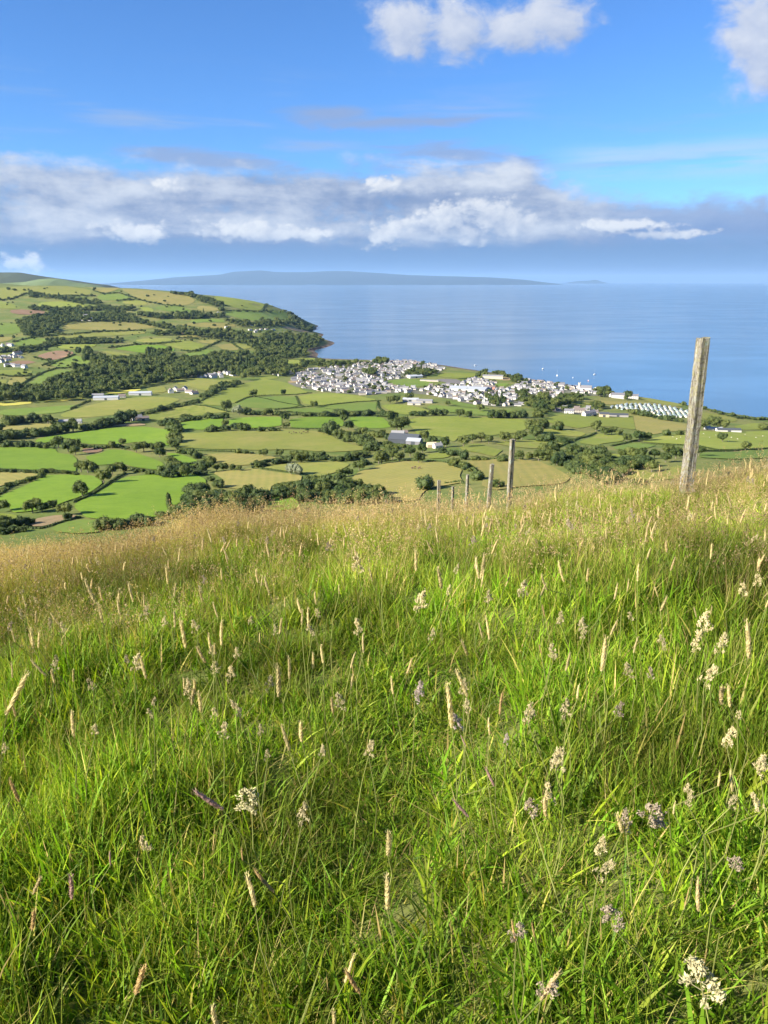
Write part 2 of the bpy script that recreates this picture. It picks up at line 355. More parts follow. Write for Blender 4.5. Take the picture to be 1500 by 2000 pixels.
def ridge(name, label, pts, D, depth, m, seed, rough=0.12, nx=260, nd=14):
    """a far range of hills: crest through photo points, real depth, falling to the sea on both sides"""
    pts = sorted(pts); xs = np.linspace(pts[0][0], pts[-1][0], nx)
    crest = []
    for x in xs:
        y = np.interp(x, [p[0] for p in pts], [p[1] for p in pts]); dx, dy, dz = pix_dir(x, y); crest.append((dx/dy*D, CAMZ + dz/dy*D))
    crest = np.array(crest); t = np.linspace(-1, 1, nd*2+1)
    X = np.repeat(crest[:, 0:1], len(t), 1); Y = D + t[None]*depth*np.ones((nx, 1))
    prof = (1-np.abs(t)**1.3)[None]
    Z = np.maximum(crest[:, 1:2], 0)*prof
    Z = Z*(1 + rough*4*vnoise(X, Y, depth*0.35, seed)*(1-prof)) - 12*(np.abs(t)[None] > 0.99)
    Z = Z + np.maximum(crest[:, 1:2], 0)*rough*(vnoise(X, Y, depth*0.14, seed+1) + 0.5*vnoise(X, Y, depth*0.06, seed+2))*(1-prof*0.8)
    X = X*(Y/D)**0.0
    n = len(t); V = np.stack([X, Y, Z-2], -1).reshape(-1, 3)
    i = np.arange(nx-1)[:, None]; j = np.arange(n-1)[None]
    q = np.stack(np.broadcast_arrays(i*n+j, (i+1)*n+j, (i+1)*n+j+1, i*n+j+1), -1).reshape(-1, 4)
    o = obj(name, mesh_np(name, V, q, True, [m])); tag(o, label, 'hills', kind='structure'); return o
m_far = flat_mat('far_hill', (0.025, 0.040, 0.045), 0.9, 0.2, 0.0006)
ridge('hills', 'long blue line of hills far across the sea', [(255,550.5),(300,546),(345,541),(400,538),(430,536),(455,531),(490,528.5),(510,528),(535,531),(560,531.5),(600,531),(640,529.5),(680,529.5),(720,532),(770,535),(800,537),(850,538.5),(900,540),(940,541),(990,543.5),(1030,547),(1060,551)], 65000, 8000, m_far, 11)
ridge('islet', 'tiny hump of an islet on the sea horizon at right', [(1110,551.5),(1130,548.5),(1150,548),(1158,546.6),(1165,546.6),(1172,549),(1182,551.5)], 90000, 2200, m_far, 14, nx=60)
m_mid = flat_mat('moor_hill', (0.060, 0.075, 0.035), 0.9, 0.25, 0.002)
ridge('mountain', 'dark blue-green mountain behind the farmed ridge at far left', [(-900,500),(-500,515),(-200,522),(-80,528),(0,531),(40,532),(90,540),(130,545),(170,551),(210,556),(260,575),(300,600)], 9000, 1800, m_mid, 17)
ridge('moorland', 'pale green moor slope rising behind the farmed ridge at left', [(-400,552),(-100,553),(0,553),(50,550),(75,545),(95,543),(115,543.5),(150,551),(185,556),(230,566),(270,590)], 6900, 900, flat_mat('moor_slope', (0.12, 0.16, 0.06), 0.9, 0.25, 0.004), 21)

# ------------------------------------------------------------------ fields
REG = {1:(0,500,3.75),2:(350,500,3.75),3:(700,500,3.75),4:(1100,550,3.75),5:(0,780,3.75),6:(350,750,3.75),7:(700,720,3.75),8:(1050,700,10/3)}
def px(r, pts):
    ox, oy, s = REG[r]; return [(ox + p[0]/s, oy + p[1]/s) for p in pts]
FC = {  # pasture colours: (base, second colour)
 'b': ((0.135,0.222,0.016),(0.165,0.250,0.022)),      # bright reseeded grass
 'g': ((0.125,0.188,0.027),(0.160,0.205,0.036)),      # green grass
 'y': ((0.180,0.218,0.030),(0.215,0.235,0.042)),      # yellow-green
 'o': ((0.195,0.215,0.038),(0.232,0.225,0.052)),      # olive, grazed
 'd': ((0.270,0.232,0.066),(0.205,0.205,0.046)),      # golden, going to seed
 't': ((0.297,0.219,0.115),(0.243,0.185,0.086)),      # stubble
 'n': ((0.243,0.150,0.086),(0.211,0.138,0.078)),      # bare brown soil
 'r': ((0.468,0.430,0.074),(0.414,0.387,0.082)),            # yellow crop
 'k': ((0.180,0.163,0.148),(0.135,0.129,0.115)),            # paved yard
 's': ((0.180,0.172,0.131),(0.099,0.116,0.049)),           # streets and gardens
}
FMAT = {}
def field_mat(k):
    if k in FMAT: return FMAT[k]
    m, N = mat('field_' + {'b':'bright_grass','g':'grass','y':'yellow_grass','o':'olive_grass','d':'golden_grass','t':'stubble','n':'soil','r':'crop','k':'yard','s':'gardens'}[k])
    g = N.node('ShaderNodeNewGeometry'); P = g.outputs['Position']; oi = N.node('ShaderNodeObjectInfo')
    a, b = FC[k]
    n1 = N.noise(P, 0.016, 6, 0.62, 0.4); n2 = N.noise(P, 0.09, 5, 0.65); n3 = N.noise(P, 0.6, 3, 0.6)
    rot = N.node('ShaderNodeVectorRotate', rotation_type='Z_AXIS'); N.l.new(P, rot.inputs['Vector']); N.l.new(N.m('MULTIPLY', oi.outputs['Random'], 6.28), rot.inputs['Angle'])
    wv = N.node('ShaderNodeTexWave', wave_type='BANDS'); N.l.new(rot.outputs[0], wv.inputs['Vector']); wv.inputs['Scale'].default_value = 0.045; wv.inputs['Distortion'].default_value = 1.6; wv.inputs['Detail'].default_value = 3
    c = N.mix(N.mr(n1, 0.33, 0.67), C4(*a), C4(*b))
    c = N.mix(N.m('MULTIPLY', N.mr(n2, 0.42, 0.70), 0.45), c, C4(a[0]*0.62, a[1]*0.72, a[2]*0.7))
    c = N.mix(N.m('MULTIPLY', N.mr(n1, 0.56, 0.74), 0.35 if k in 'yod' else 0.10), c, C4(0.32, 0.265, 0.095))
    c = N.mix(N.m('MULTIPLY', wv.outputs['Fac'], 0.24), c, C4(a[0]*1.35, a[1]*1.2, a[2]*1.3))
    k2 = N.m('ADD', 0.86, N.m('ADD', N.m('MULTIPLY', oi.outputs['Random'], 0.22), N.m('MULTIPLY', N.m('SUBTRACT', n3, 0.5), 0.36)))
    c = N.mix(1.0, c, N.comb(k2, k2, k2), 'MULTIPLY')
    finish(N, principled(N, c, 0.9, 0.15, bump(N, N.m('ADD', n2, N.m('MULTIPLY', n3, 0.4)), 0.35, 0.8))); FMAT[k] = m; return m
FIELDS = [
(5,'g',[(0,75),(250,65),(560,40),(600,50),(420,105),(270,110),(180,120),(0,125)]),
(5,'o',[(440,110),(690,35),(900,-5),(1100,-20),(1250,-15),(1330,5),(1210,50),(1000,85),(930,100),(800,120),(560,140),(450,135)]),
(5,'d',[(60,190),(200,175),(420,185),(400,205),(100,230),(0,235),(0,200)]),
(5,'b',[(260,290),(430,265),(650,235),(850,208),(1080,200),(1240,225),(1260,270),(1240,345),(1140,330),(1000,310),(880,335),(640,330),(480,280),(330,325),(265,325)]),
(5,'t',[(780,200),(900,176),(1080,180),(1100,192),(860,202)]),
(5,'y',[(1080,120),(1150,95),(1500,35),(1500,130),(1380,145),(1250,160),(1180,165),(1090,155)]),
(5,'b',[(0,350),(250,350),(400,360),(430,400),(520,405),(565,440),(555,540),(420,535),(330,520),(190,520),(40,510),(0,520),(-200,520),(-200,360)]),
(5,'b',[(620,420),(740,400),(790,370),(930,375),(1010,400),(1100,430),(1180,460),(1215,490),(1180,525),(1060,510),(960,495),(900,470),(780,480),(710,490),(640,440)]),
(5,'n',[(600,360),(760,360),(738,393),(610,398)]),
(5,'b',[(1200,395),(1290,395),(1420,440),(1520,490),(1400,490),(1300,480),(1260,480),(1290,430)]),
(5,'d',[(-200,550),(0,540),(200,535),(310,560),(250,590),(120,600),(0,640),(-200,700)]),
(5,'b',[(0,715),(240,610),(330,558),(540,554),(700,564),(755,615),(670,680),(560,730),(420,770),(420,790),(200,830),(80,840),(70,770),(0,750),(-200,800)]),
(5,'b',[(920,570),(1100,555),(1420,550),(1512,590),(1500,640),(1440,690),(1400,780),(1240,830),(1130,880),(930,885),(900,890),(720,880),(600,878),(620,850),(540,800),(540,770),(700,700),(840,610)]),
(5,'t',[(240,880),(400,850),(600,850),(480,890),(300,945),(220,940)]),
(5,'g',[(340,955),(500,895),(600,884),(760,886),(760,980),(560,1000),(400,980)]),
(5,'y',[(-200,830),(0,840),(140,850),(120,890),(0,880),(-200,900)]),
(6,'o',[(0,165),(100,150),(330,190),(370,210),(200,215),(90,235),(0,250),(-150,260),(-140,215)]),
(6,'y',[(150,130),(300,50),(470,0),(620,-40),(800,-5),(960,65),(860,75),(580,85),(500,100),(420,135),(330,165),(200,160)]),
(6,'g',[(430,140),(520,100),(600,93),(850,90),(880,150),(900,163),(720,183),(500,175),(400,157)]),
(6,'y',[(870,90),(1000,70),(1250,75),(1470,120),(1300,130),(1060,160),(920,155)]),
(6,'g',[(780,192),(1000,174),(1300,138),(1450,130),(1440,190),(1470,205),(1300,197),(1000,215),(760,200)]),
(6,'b',[(-50,300),(0,290),(90,270),(320,245),(325,310),(190,343),(0,330),(-40,330)]),
(6,'b',[(365,260),(560,240),(750,240),(750,310),(560,325),(490,325),(400,300),(360,310)]),
(6,'b',[(805,260),(1000,240),(1180,245),(1210,290),(1190,320),(1050,325),(820,325)]),
(6,'b',[(1245,245),(1482,243),(1572,308),(1512,328),(1330,325),(1270,290)]),
(6,'o',[(100,365),(260,350),(830,338),(1050,348),(1100,370),(1180,420),(1270,450),(1390,470),(1350,490),(1100,505),(800,480),(560,490),(420,480),(200,480),(60,465),(-60,470),(-40,400),(10,365)]),
(6,'d',[(110,515),(400,510),(600,520),(740,545),(600,560),(520,600),(430,600),(300,590),(220,570)]),
(6,'o',[(600,615),(760,590),(900,575),(1100,560),(1260,590),(1150,650),(1000,690),(900,650),(700,640)]),
(6,'d',[(240,650),(400,630),(540,620),(640,640),(900,670),(890,720),(760,720),(680,740),(660,800),(500,790),(380,760),(340,770),(320,700)]),
(6,'b',[(640,830),(800,815),(880,870),(860,930),(620,930)]),
(6,'y',[(920,800),(1100,770),(1140,785),(1050,830),(1010,825)]),
(7,'y',[(160,265),(300,260),(480,295),(560,330),(400,340),(330,340),(210,300)]),
(7,'g',[(490,280),(560,265),(700,284),(960,309),(960,350),(840,350),(720,320),(560,310)]),
(7,'g',[(610,235),(800,260),(980,295),(940,300),(760,278)]),
(7,'g',[(1010,300),(1130,300),(1240,325),(1230,340),(1090,320),(990,325)]),
(7,'y',[(340,385),(450,355),(760,350),(1000,365),(1240,375),(1250,430),(1180,470),(1060,480),(930,500),(840,480),(740,500),(700,540),(620,500),(520,490),(440,500),(390,430)]),
(7,'y',[(740,575),(870,550),(1060,600),(1000,650),(880,620),(760,600)]),
(7,'y',[(500,630),(640,612),(700,625),(640,660),(520,665)]),
(7,'d',[(-62,822),(0,760),(130,720),(280,680),(520,685),(640,690),(760,745),(740,790),(770,840),(560,870),(480,900),(430,980),(200,980),(0,870)]),
(7,'d',[(790,680),(1000,665),(1090,665),(1320,680),(1450,740),(1560,800),(1500,850),(1150,870),(1000,900),(900,860),(920,780),(850,720)]),
(7,'o',[(980,545),(1150,525),(1400,525),(1500,550),(1480,580),(1300,590),(1100,570)]),
(7,'o',[(1330,460),(1420,440),(1560,450),(1630,470),(1500,490),(1330,490)]),
(8,'y',[(30,395),(100,365),(250,370),(430,385),(560,390),(620,370),(640,470),(500,445),(360,440),(260,460),(140,430),(60,420)]),
(8,'d',[(622,370),(800,390),(1000,435),(1000,470),(840,480),(760,500),(642,472)]),
(8,'o',[(20,480),(60,455),(200,470),(330,485),(260,515),(150,500)]),
(8,'y',[(-60,530),(0,535),(140,545),(60,590),(0,580),(-60,575)]),
(8,'y',[(260,550),(400,490),(560,500),(560,540),(430,555),(380,570)]),
(8,'d',[(160,590),(220,568),(350,575),(290,610)]),
(8,'g',[(490,580),(640,550),(780,565),(700,590),(560,610)]),
(8,'y',[(660,545),(800,510),(1050,475),(1500,475),(1700,480),(1700,580),(1500,585),(1350,590),(1200,597),(1050,567),(820,555)]),
(8,'g',[(1050,622),(1200,612),(1350,602),(1500,596),(1700,590),(1700,640),(1500,650),(1250,660),(1050,650)]),
(8,'y',[(430,620),(520,625),(560,650),(480,650)]),
(8,'o',[(530,740),(640,725),(780,760),(900,700),(1000,720),(920,790),(720,800),(600,790)]),
(8,'d',[(380,270),(500,285),(700,283),(960,322),(960,332),(720,303),(480,300),(390,300)]),
(8,'o',[(650,257),(740,250),(860,280),(960,310),(900,315),(700,278)]),
(8,'o',[(1070,350),(1300,390),(1290,420),(1080,400)]),
(8,'y',[(1280,440),(1430,420),(1500,430),(1700,440),(1700,470),(1500,465),(1300,470)]),
(8,'o',[(200,300),(300,282),(376,282),(384,302),(300,310)]),
(3,'g',[(170,920),(350,895),(540,925),(560,945),(420,965),(250,945)]),
(3,'y',[(560,870),(700,855),(870,860),(860,885),(740,900),(600,890)]),
(3,'t',[(1030,885),(1110,890),(1120,915),(1050,915)]),
(3,'g',[(980,935),(1110,930),(1080,960),(1030,960)]),
(3,'k',[(545,900),(740,904),(760,945),(640,930)]),
(2,'o',[(-70,930),(0,900),(120,890),(280,910),(420,905),(400,930),(270,960),(200,990),(90,960),(0,940)]),
(2,'y',[(790,765),(900,745),(1050,750),(1000,790),(870,795),(800,810)]),
(2,'y',[(560,890),(700,880),(740,890),(700,905),(580,910)]),
(2,'t',[(780,915),(900,905),(920,920),(800,935)]),
(2,'g',[(330,395),(450,400),(600,410),(780,405),(810,480),(600,490),(480,470),(350,440)]),
(2,'y',[(260,300),(420,305),(560,340),(680,380),(780,398),(600,403),(430,390),(320,360),(270,320)]),
(2,'t',[(730,510),(900,535),(980,565),(880,555),(760,535)]),
(2,'g',[(80,465),(250,455),(340,470),(340,490),(100,485)]),
(2,'d',[(0,495),(250,490),(430,500),(430,520),(280,540),(200,520),(0,515)]),
(2,'d',[(0,575),(290,600),(280,610),(0,605)]),
(2,'d',[(90,620),(250,612),(300,625),(240,645),(180,640)]),
(2,'y',[(-40,615),(0,612),(120,630),(210,660),(100,695),(0,690)]),
(2,'d',[(260,655),(400,637),(460,690),(350,700)]),
(2,'o',[(402,635),(520,650),(550,670),(472,690)]),
(2,'g',[(30,720),(140,690),(220,675),(280,700),(200,740),(60,740)]),
(2,'d',[(120,390),(150,360),(300,385),(310,400),(180,410)]),
(1,'o',[(-200,240),(0,235),(200,225),(480,220),(680,255),(660,290),(380,290),(200,270),(100,310),(0,325),(-200,330)]),
(1,'d',[(480,216),(600,216),(800,217),(880,240),(760,280),(690,255)]),
(1,'d',[(880,240),(1120,255),(1260,268),(1400,300),(1440,330),(1350,368),(1180,355),(1000,310)]),
(1,'g',[(700,290),(860,270),(980,305),(860,325),(740,330)]),
(1,'o',[(860,330),(1000,320),(1100,345),(1080,365),(930,355)]),
(1,'g',[(1120,380),(1200,362),(1340,372),(1430,410),(1340,420),(1220,410)]),
(1,'y',[(1000,375),(1100,375),(1140,410),(1080,420)]),
(1,'y',[(-100,330),(0,330),(80,350),(180,390),(30,390),(-100,380)]),
(1,'y',[(280,340),(460,330),(560,350),(740,370),(560,375),(440,390),(280,380)]),
(1,'n',[(50,395),(160,390),(380,410),(340,430),(110,430)]),
(1,'g',[(220,440),(350,445),(350,465),(250,460)]),
(1,'g',[(-150,490),(0,490),(120,495),(165,560),(100,575),(0,575),(-150,580)]),
(1,'d',[(450,515),(560,488),(700,482),(950,484),(1170,525),(1040,540),(900,545),(720,550),(560,535),(460,540)]),
(1,'o',[(330,590),(700,562),(1040,547),(1090,570),(900,580),(700,590),(500,605)]),
(1,'d',[(610,610),(840,592),(870,610),(810,625),(640,625)]),
(1,'d',[(-100,600),(0,590),(120,590),(100,610),(0,640)]),
(1,'g',[(100,630),(220,600),(380,605),(300,650),(120,665)]),
(1,'y',[(380,665),(560,645),(740,645),(700,665),(550,690),(430,685)]),
(1,'b',[(800,680),(980,655),(1170,650),(1300,680),(1290,700),(1050,715),(900,690)]),
(1,'o',[(960,615),(1130,600),(1300,605),(1200,635),(1050,640)]),
(1,'y',[(1172,644),(1340,630),(1500,650),(1430,690),(1322,688)]),
(1,'o',[(700,690),(800,695),(1040,740),(900,750),(800,715)]),
(1,'n',[(250,735),(400,690),(520,690),(550,715),(380,770)]),
(1,'n',[(40,800),(110,765),(210,762),(310,775),(230,800)]),
(1,'g',[(345,805),(560,725),(680,780),(620,800),(560,815),(420,815)]),
(1,'g',[(170,965),(300,870),(400,830),(540,835),(430,900),(330,950)]),
(1,'y',[(-100,840),(0,840),(240,830),(230,870),(100,880),(0,870)]),
(1,'d',[(50,945),(80,885),(200,885),(180,950),(130,955)]),
(1,'o',[(-60,920),(60,900),(40,940),(-60,950)]),
(1,'r',[(-60,1078),(0,1075),(260,1065),(265,1085),(0,1105)]),
(1,'r',[(310,1060),(620,1035),(620,1048),(410,1075),(320,1082)]),
(1,'r',[(740,1005),(900,990),(1040,965),(1050,978),(820,1015)]),
(1,'g',[(1380,465),(1500,455),(1500,490),(1400,495)]),
(1,'t',[(1230,545),(1400,575),(1310,580)]),
(1,'o',[(1060,955),(1200,950),(1230,1000),(1100,1010)]),
]
FNAME = {'b':('field','bright green pasture'),'g':('field','green pasture'),'y':('field','yellow-green pasture'),'o':('field','olive grazed pasture'),'d':('field','golden seeding meadow'),
         't':('field','pale stubble field'),'n':('field','bare brown ploughed field'),'r':('field','strip of yellow crop'),'k':('yard','grey paved yard in the town'),'s':('town_ground','grey streets and gardens under the town')}
def drape(name, poly_px, key, lift):
    """a field as a sheet laid on the land: outline from the photo, set down on the ground and cut to follow its relief"""
    P = unproject(poly_px)[:, :2]; dist = np.hypot(*P.mean(0)); step = max(8.0, dist*0.014)
    out = []
    for a, b in zip(P, np.roll(P, -1, 0)):
        n = max(1, int(np.hypot(*(b-a))/step))
        for k in range(n): out.append(a + (b-a)*k/n)
    out = np.array(out); nb = len(out)
    # the corners of real fields are a little rounded
    out = 0.5*out + 0.25*(np.roll(out, 1, 0) + np.roll(out, -1, 0))
    lo, hi = out.min(0), out.max(0)
    xs = np.arange(lo[0]+step*0.5, hi[0], step); ys = np.arange(lo[1]+step*0.5, hi[1], step)
    inner = []
    if len(xs) and len(ys):
        g = np.stack(np.meshgrid(xs, ys), -1).reshape(-1, 2); ins = np.zeros(len(g), bool)
        for a, b in zip(out, np.roll(out, -1, 0)):
            c = ((a[1] > g[:, 1]) != (b[1] > g[:, 1])); xx = a[0] + (g[:, 1]-a[1])*(b[0]-a[0])/(b[1]-a[1]+1e-12)
            ins ^= c & (g[:, 0] < xx)
        d = np.min(np.hypot(g[:, None, 0]-out[None, :, 0], g[:, None, 1]-out[None, :, 1]), 1) if len(g) else np.zeros(0)
        inner = g[ins & (d > step*0.45)]
    allp = np.vstack([out, inner]) if len(inner) else out
    vv, _, ff, *_ = mgeo.delaunay_2d_cdt([Vector(p) for p in allp.tolist()], [], [list(range(nb))], 1, 1e-4)
    v = np.array([(p.x, p.y) for p in vv]); z = far_z(v[:, 0], v[:, 1]) + lift
    tri = np.array([f for f in ff if len(f) == 3]); V = np.c_[v, z]
    nrm = np.cross(V[tri[:, 1]]-V[tri[:, 0]], V[tri[:, 2]]-V[tri[:, 0]])[:, 2]; tri[nrm < 0] = tri[nrm < 0][:, ::-1]
    return obj(name, mesh_np(name, V, tri, True, [field_mat(key)]))
for k, (r, key, pts) in enumerate(FIELDS):
    pp = px(r, pts); cx = sum(p[0] for p in pp)/len(pp); cy = sum(p[1] for p in pp)/len(pp)
    nm, lb = FNAME[key]
    o = drape(nm, pp, key, 0.9 if cy < 690 else 0.6)
    o['kind'] = 'structure'; o['label'] = lb + (' on the far ridge' if cy < 690 else ' in the valley' if cx < 400 else ' between the hill and the town')
# the same patchwork goes on past both sides of the picture
frng = np.random.default_rng(41); OUTSIDE = []
def patchwork(x0, x1, rows, wide):
    for y0, y1 in zip(rows[:-1], rows[1:]):
        x = x0 - 60*frng.random() if x0 < 0 else x0; x1_ = x1 + frng.normal()*10; hh_ = y1-y0
        while x < x1_-25:
            xe = min(x1_, x + wide*(0.5+1.1*frng.random())); gp = 1.5 + (y1-y0)*0.06; sk = (frng.random()-0.5)*18
            j1, j2, j3, j4 = (frng.random(4)*0.30)*hh_; poly = [(x+gp+sk, y0+gp+j1), ((x+xe)/2, y0+gp+0.3*j1), (xe-gp+sk*0.6, y0+gp+j2), (xe-gp-sk*0.3, y1-gp-j3), (x+gp-sk*0.3, y1-gp-j4)]
            k = 'bgyodgyob'[int(frng.integers(9))] if y0 > 640 else 'ogdyog'[int(frng.integers(6))]
            o = drape('field', poly, k, 0.5); o['kind'] = 'structure'; o['label'] = FNAME[k][1] + ' beyond the edge of the view'; OUTSIDE.append(poly); x = xe
patchwork(-560, -48, [562, 577, 594, 612, 632, 656, 684, 716, 752, 792, 836, 884, 936, 995, 1050], 105)
patchwork(1712, 2000, [838, 856, 876, 898, 925], 95)
TOWN = [(2,[(790,935),(880,850),(1000,830),(1150,812),(1300,788),(1520,775),(1520,1010),(1340,1022),(1160,1005),(1000,988),(870,962)]),
 (3,[(-5,792),(170,770),(480,778),(625,825),(600,855),(440,885),(180,912),(240,950),(420,970),(350,1000),(-5,1025)]),
 (3,[(440,970),(560,948),(760,950),(770,905),(930,895),(1010,930),(980,960),(1090,965),(1230,912),(1500,940),(1500,1085),(1330,1065),(1060,1115),(720,1065),(620,1005)]),
 (8,[(-5,152),(280,192),(480,205),(450,250),(270,240),(130,262),(-5,250)]),
 (3,[(300,968),(430,975),(560,950),(760,952),(720,1062),(500,1015),(350,1003)]),
 (8,[(80,320),(380,332),(390,378),(100,350)])]
for r, pts in TOWN:
    o = drape('town_ground', px(r, pts), 's', 0.35); tag(o, 'grey streets and gardens between the town houses', None, kind='structure')

# ------------------------------------------------------------------ trees and hedges
def leaf_mat(name, a, b, trans=0.25):
    m, N = mat(name); oi = N.node('ShaderNodeObjectInfo'); g = N.node('ShaderNodeNewGeometry'); tcn = N.node('ShaderNodeTexCoord')
    n = N.noise(tcn.outputs['Object'], 5.0, 3, 0.6)
    c = N.mix(N.mr(N.m('ADD', N.m('MULTIPLY', oi.outputs['Random'], 0.6), N.m('MULTIPLY', n, 0.4)), 0.15, 0.85, smooth=False), C4(*a), C4(*b))
    d = principled(N, c, 0.7, 0.25); t = N.node('ShaderNodeBsdfTranslucent'); N.l.new(N.mix(1.0, c, C4(1.3, 1.5, 0.6), 'MULTIPLY'), t.inputs[0])
    ms = N.node('ShaderNodeMixShader'); ms.inputs[0].default_value = trans; N.l.new(d, ms.inputs[1]); N.l.new(t.outputs[0], ms.inputs[2])
    finish(N, ms.outputs[0]); return m
M_leaf = leaf_mat('broad_leaves', (0.034, 0.062, 0.014), (0.135, 0.155, 0.038))
M_leafd = leaf_mat('dark_leaves', (0.028, 0.052, 0.015), (0.090, 0.118, 0.032), 0.2)
M_pale = leaf_mat('silver_leaves', (0.16, 0.18, 0.11), (0.22, 0.24, 0.15))
M_hedge = leaf_mat('hedge_leaves', (0.034, 0.060, 0.014), (0.085, 0.112, 0.028))
M_bark = flat_mat('bark', (0.16, 0.13, 0.10), 0.9, 0.2, 1.5)
def ico(sub):
    bm = bmesh.new(); bmesh.ops.create_icosphere(bm, subdivisions=sub, radius=1.0)
    v = np.array([x.co[:] for x in bm.verts]); f = np.array([[q.index for q in p.verts] for p in bm.faces]); bm.free(); return v, f
ICO2 = ico(2); ICO1 = ico(1)
def leafy(rng, lobes, leaf, per):
    """crown surface: lumpy lobes clad in leaf-sized faces"""
    Vs, Tri, Qd, nv = [], [], [], 0
    for (c, r) in lobes:
        v, f = ICO2; k = 0.80 + 0.30*rng.random(len(v))[:, None]
        Vs.append(c + v*r*k*0.86); Tri.append(f+nv); nv += len(v)
        n = rng.normal(size=(per, 3)); n /= np.linalg.norm(n, axis=1)[:, None]
        p = c + n*r*(0.86 + 0.34*rng.random((per, 1)))
        o = n + rng.normal(size=(per, 3))*0.75; o /= np.linalg.norm(o, axis=1)[:, None]
        t = np.cross(o, rng.normal(size=(per, 3))); t /= np.linalg.norm(t, axis=1)[:, None]; b = np.cross(o, t)
        s = leaf*(0.6 + 0.9*rng.random((per, 1)))
        q = np.stack([p - t*s, p - b*s*0.7, p + t*s, p + b*s*0.7], 1).reshape(-1, 3); Vs.append(q)
        Qd.append(np.arange(per*4).reshape(-1, 4)+nv); nv += per*4
    return np.vstack(Vs), [np.vstack(Tri), np.vstack(Qd)]
def tube(pts, rads, seg=7):
    pts = np.asarray(pts, float); V = []
    for i, (p, r) in enumerate(zip(pts, rads)):
        d = pts[min(i+1, len(pts)-1)] - pts[max(i-1, 0)]; d /= np.linalg.norm(d)+1e-9
        a = np.cross(d, (0.3, 0.9, 0.2)); a /= np.linalg.norm(a); b = np.cross(d, a)
        t = np.linspace(0, 2*np.pi, seg, endpoint=False)[:, None]; V.append(p + r*(np.cos(t)*a + np.sin(t)*b))
    V = np.vstack(V); n = len(pts)
    i = np.arange(n-1)[:, None]; j = np.arange(seg)[None]; jn = (j+1) % seg
    q = np.stack(np.broadcast_arrays(i*seg+j, i*seg+jn, (i+1)*seg+jn, (i+1)*seg+j), -1).reshape(-1, 4)
    return V, q
def joinm(parts):
    Vs, Q3, Q4, n = [], [], [], 0
    for v, fs in parts:
        for f in (fs if isinstance(fs, list) else [fs]):
            (Q3 if f.shape[1] == 3 else Q4).append(f+n)
        Vs.append(v); n += len(v)
    return np.vstack(Vs), [np.vstack(x) for x in (Q3, Q4) if x]
def proto(kind, seed):
    rng = np.random.default_rng(seed); lobes = []
    if kind == 'tree':
        h0, W_, H_ = 0.53, 0.44, 0.40
        for k in range(13):
            a = rng.random()*6.28; rr = W_*math.sqrt(rng.random())*0.85; z = h0 + (rng.random()-0.45)*H_*1.3*(1-0.5*rr/W_)
            lobes.append((np.array([math.cos(a)*rr, math.sin(a)*rr, z]), 0.14 + 0.10*rng.random()))
        lobes.append((np.array([0, 0, h0]), 0.27)); leaf, per, m = 0.032, 130, M_leaf
    elif kind == 'tall':
        for k in range(12):
            z = 0.16 + 0.76*k/11; r = 0.20*math.sin(math.pi*min(1, 0.25+0.70*(z)))+0.03; a = rng.random()*6.28
            lobes.append((np.array([math.cos(a)*0.10, math.sin(a)*0.10, z]), r*(0.8+0.4*rng.random())))
        leaf, per, m = 0.03, 130, M_leafd
    elif kind == 'pale':
        for k in range(12):
            a = rng.random()*6.28; rr = 0.36*math.sqrt(rng.random()); lobes.append((np.array([math.cos(a)*rr, math.sin(a)*rr, 0.30+0.5*rng.random()*(1-rr)]), 0.14+0.1*rng.random()))
        lobes.append((np.array([0, 0, 0.5]), 0.3)); leaf, per, m = 0.03, 120, M_pale
    else:
        for k in range(11):
            a = rng.random()*6.28; rr = 0.48*math.sqrt(rng.random()); z = 0.26 + 0.42*rng.random()*(1-rr)
            lobes.append((np.array([math.cos(a)*rr, math.sin(a)*rr, z]), 0.17 + 0.12*rng.random()))
        lobes.append((np.array([0, 0, 0.32]), 0.38)); leaf, per, m = 0.036, 120, M_leaf if seed % 2 else M_leafd
    crown = mesh_np('crown', *leafy(rng, lobes, leaf, per), False, [m])
    top = 0.55; parts = []
    w = 0.035 if kind != 'bush' else 0.03
    parts.append(tube([(0, 0, -0.06), (0.01, 0, 0.15), (-0.01, 0.01, 0.35), (0, 0, top)], [w*1.35, w, w*0.8, w*0.45]))
    for k in range(4):
        a = k*1.57 + rng.random(); e = np.array([math.cos(a)*0.26, math.sin(a)*0.26, 0.55+0.15*rng.random()])
        parts.append(tube([(0, 0, 0.22+0.05*k), e*0.5+np.array([0, 0, 0.10]), e], [w*0.6, w*0.45, w*0.2], 5))
    trunk = mesh_np('trunk', *joinm(parts), True, [M_bark])
    return crown, trunk
PROTO = {'tree': [proto('tree', s) for s in (1, 2, 3, 4, 5)], 'bush': [proto('bush', s) for s in (11, 12, 13, 14, 15, 16)],
         'tall': [proto('tall', s) for s in (21, 22)], 'pale': [proto('pale', s) for s in (31, 32)]}

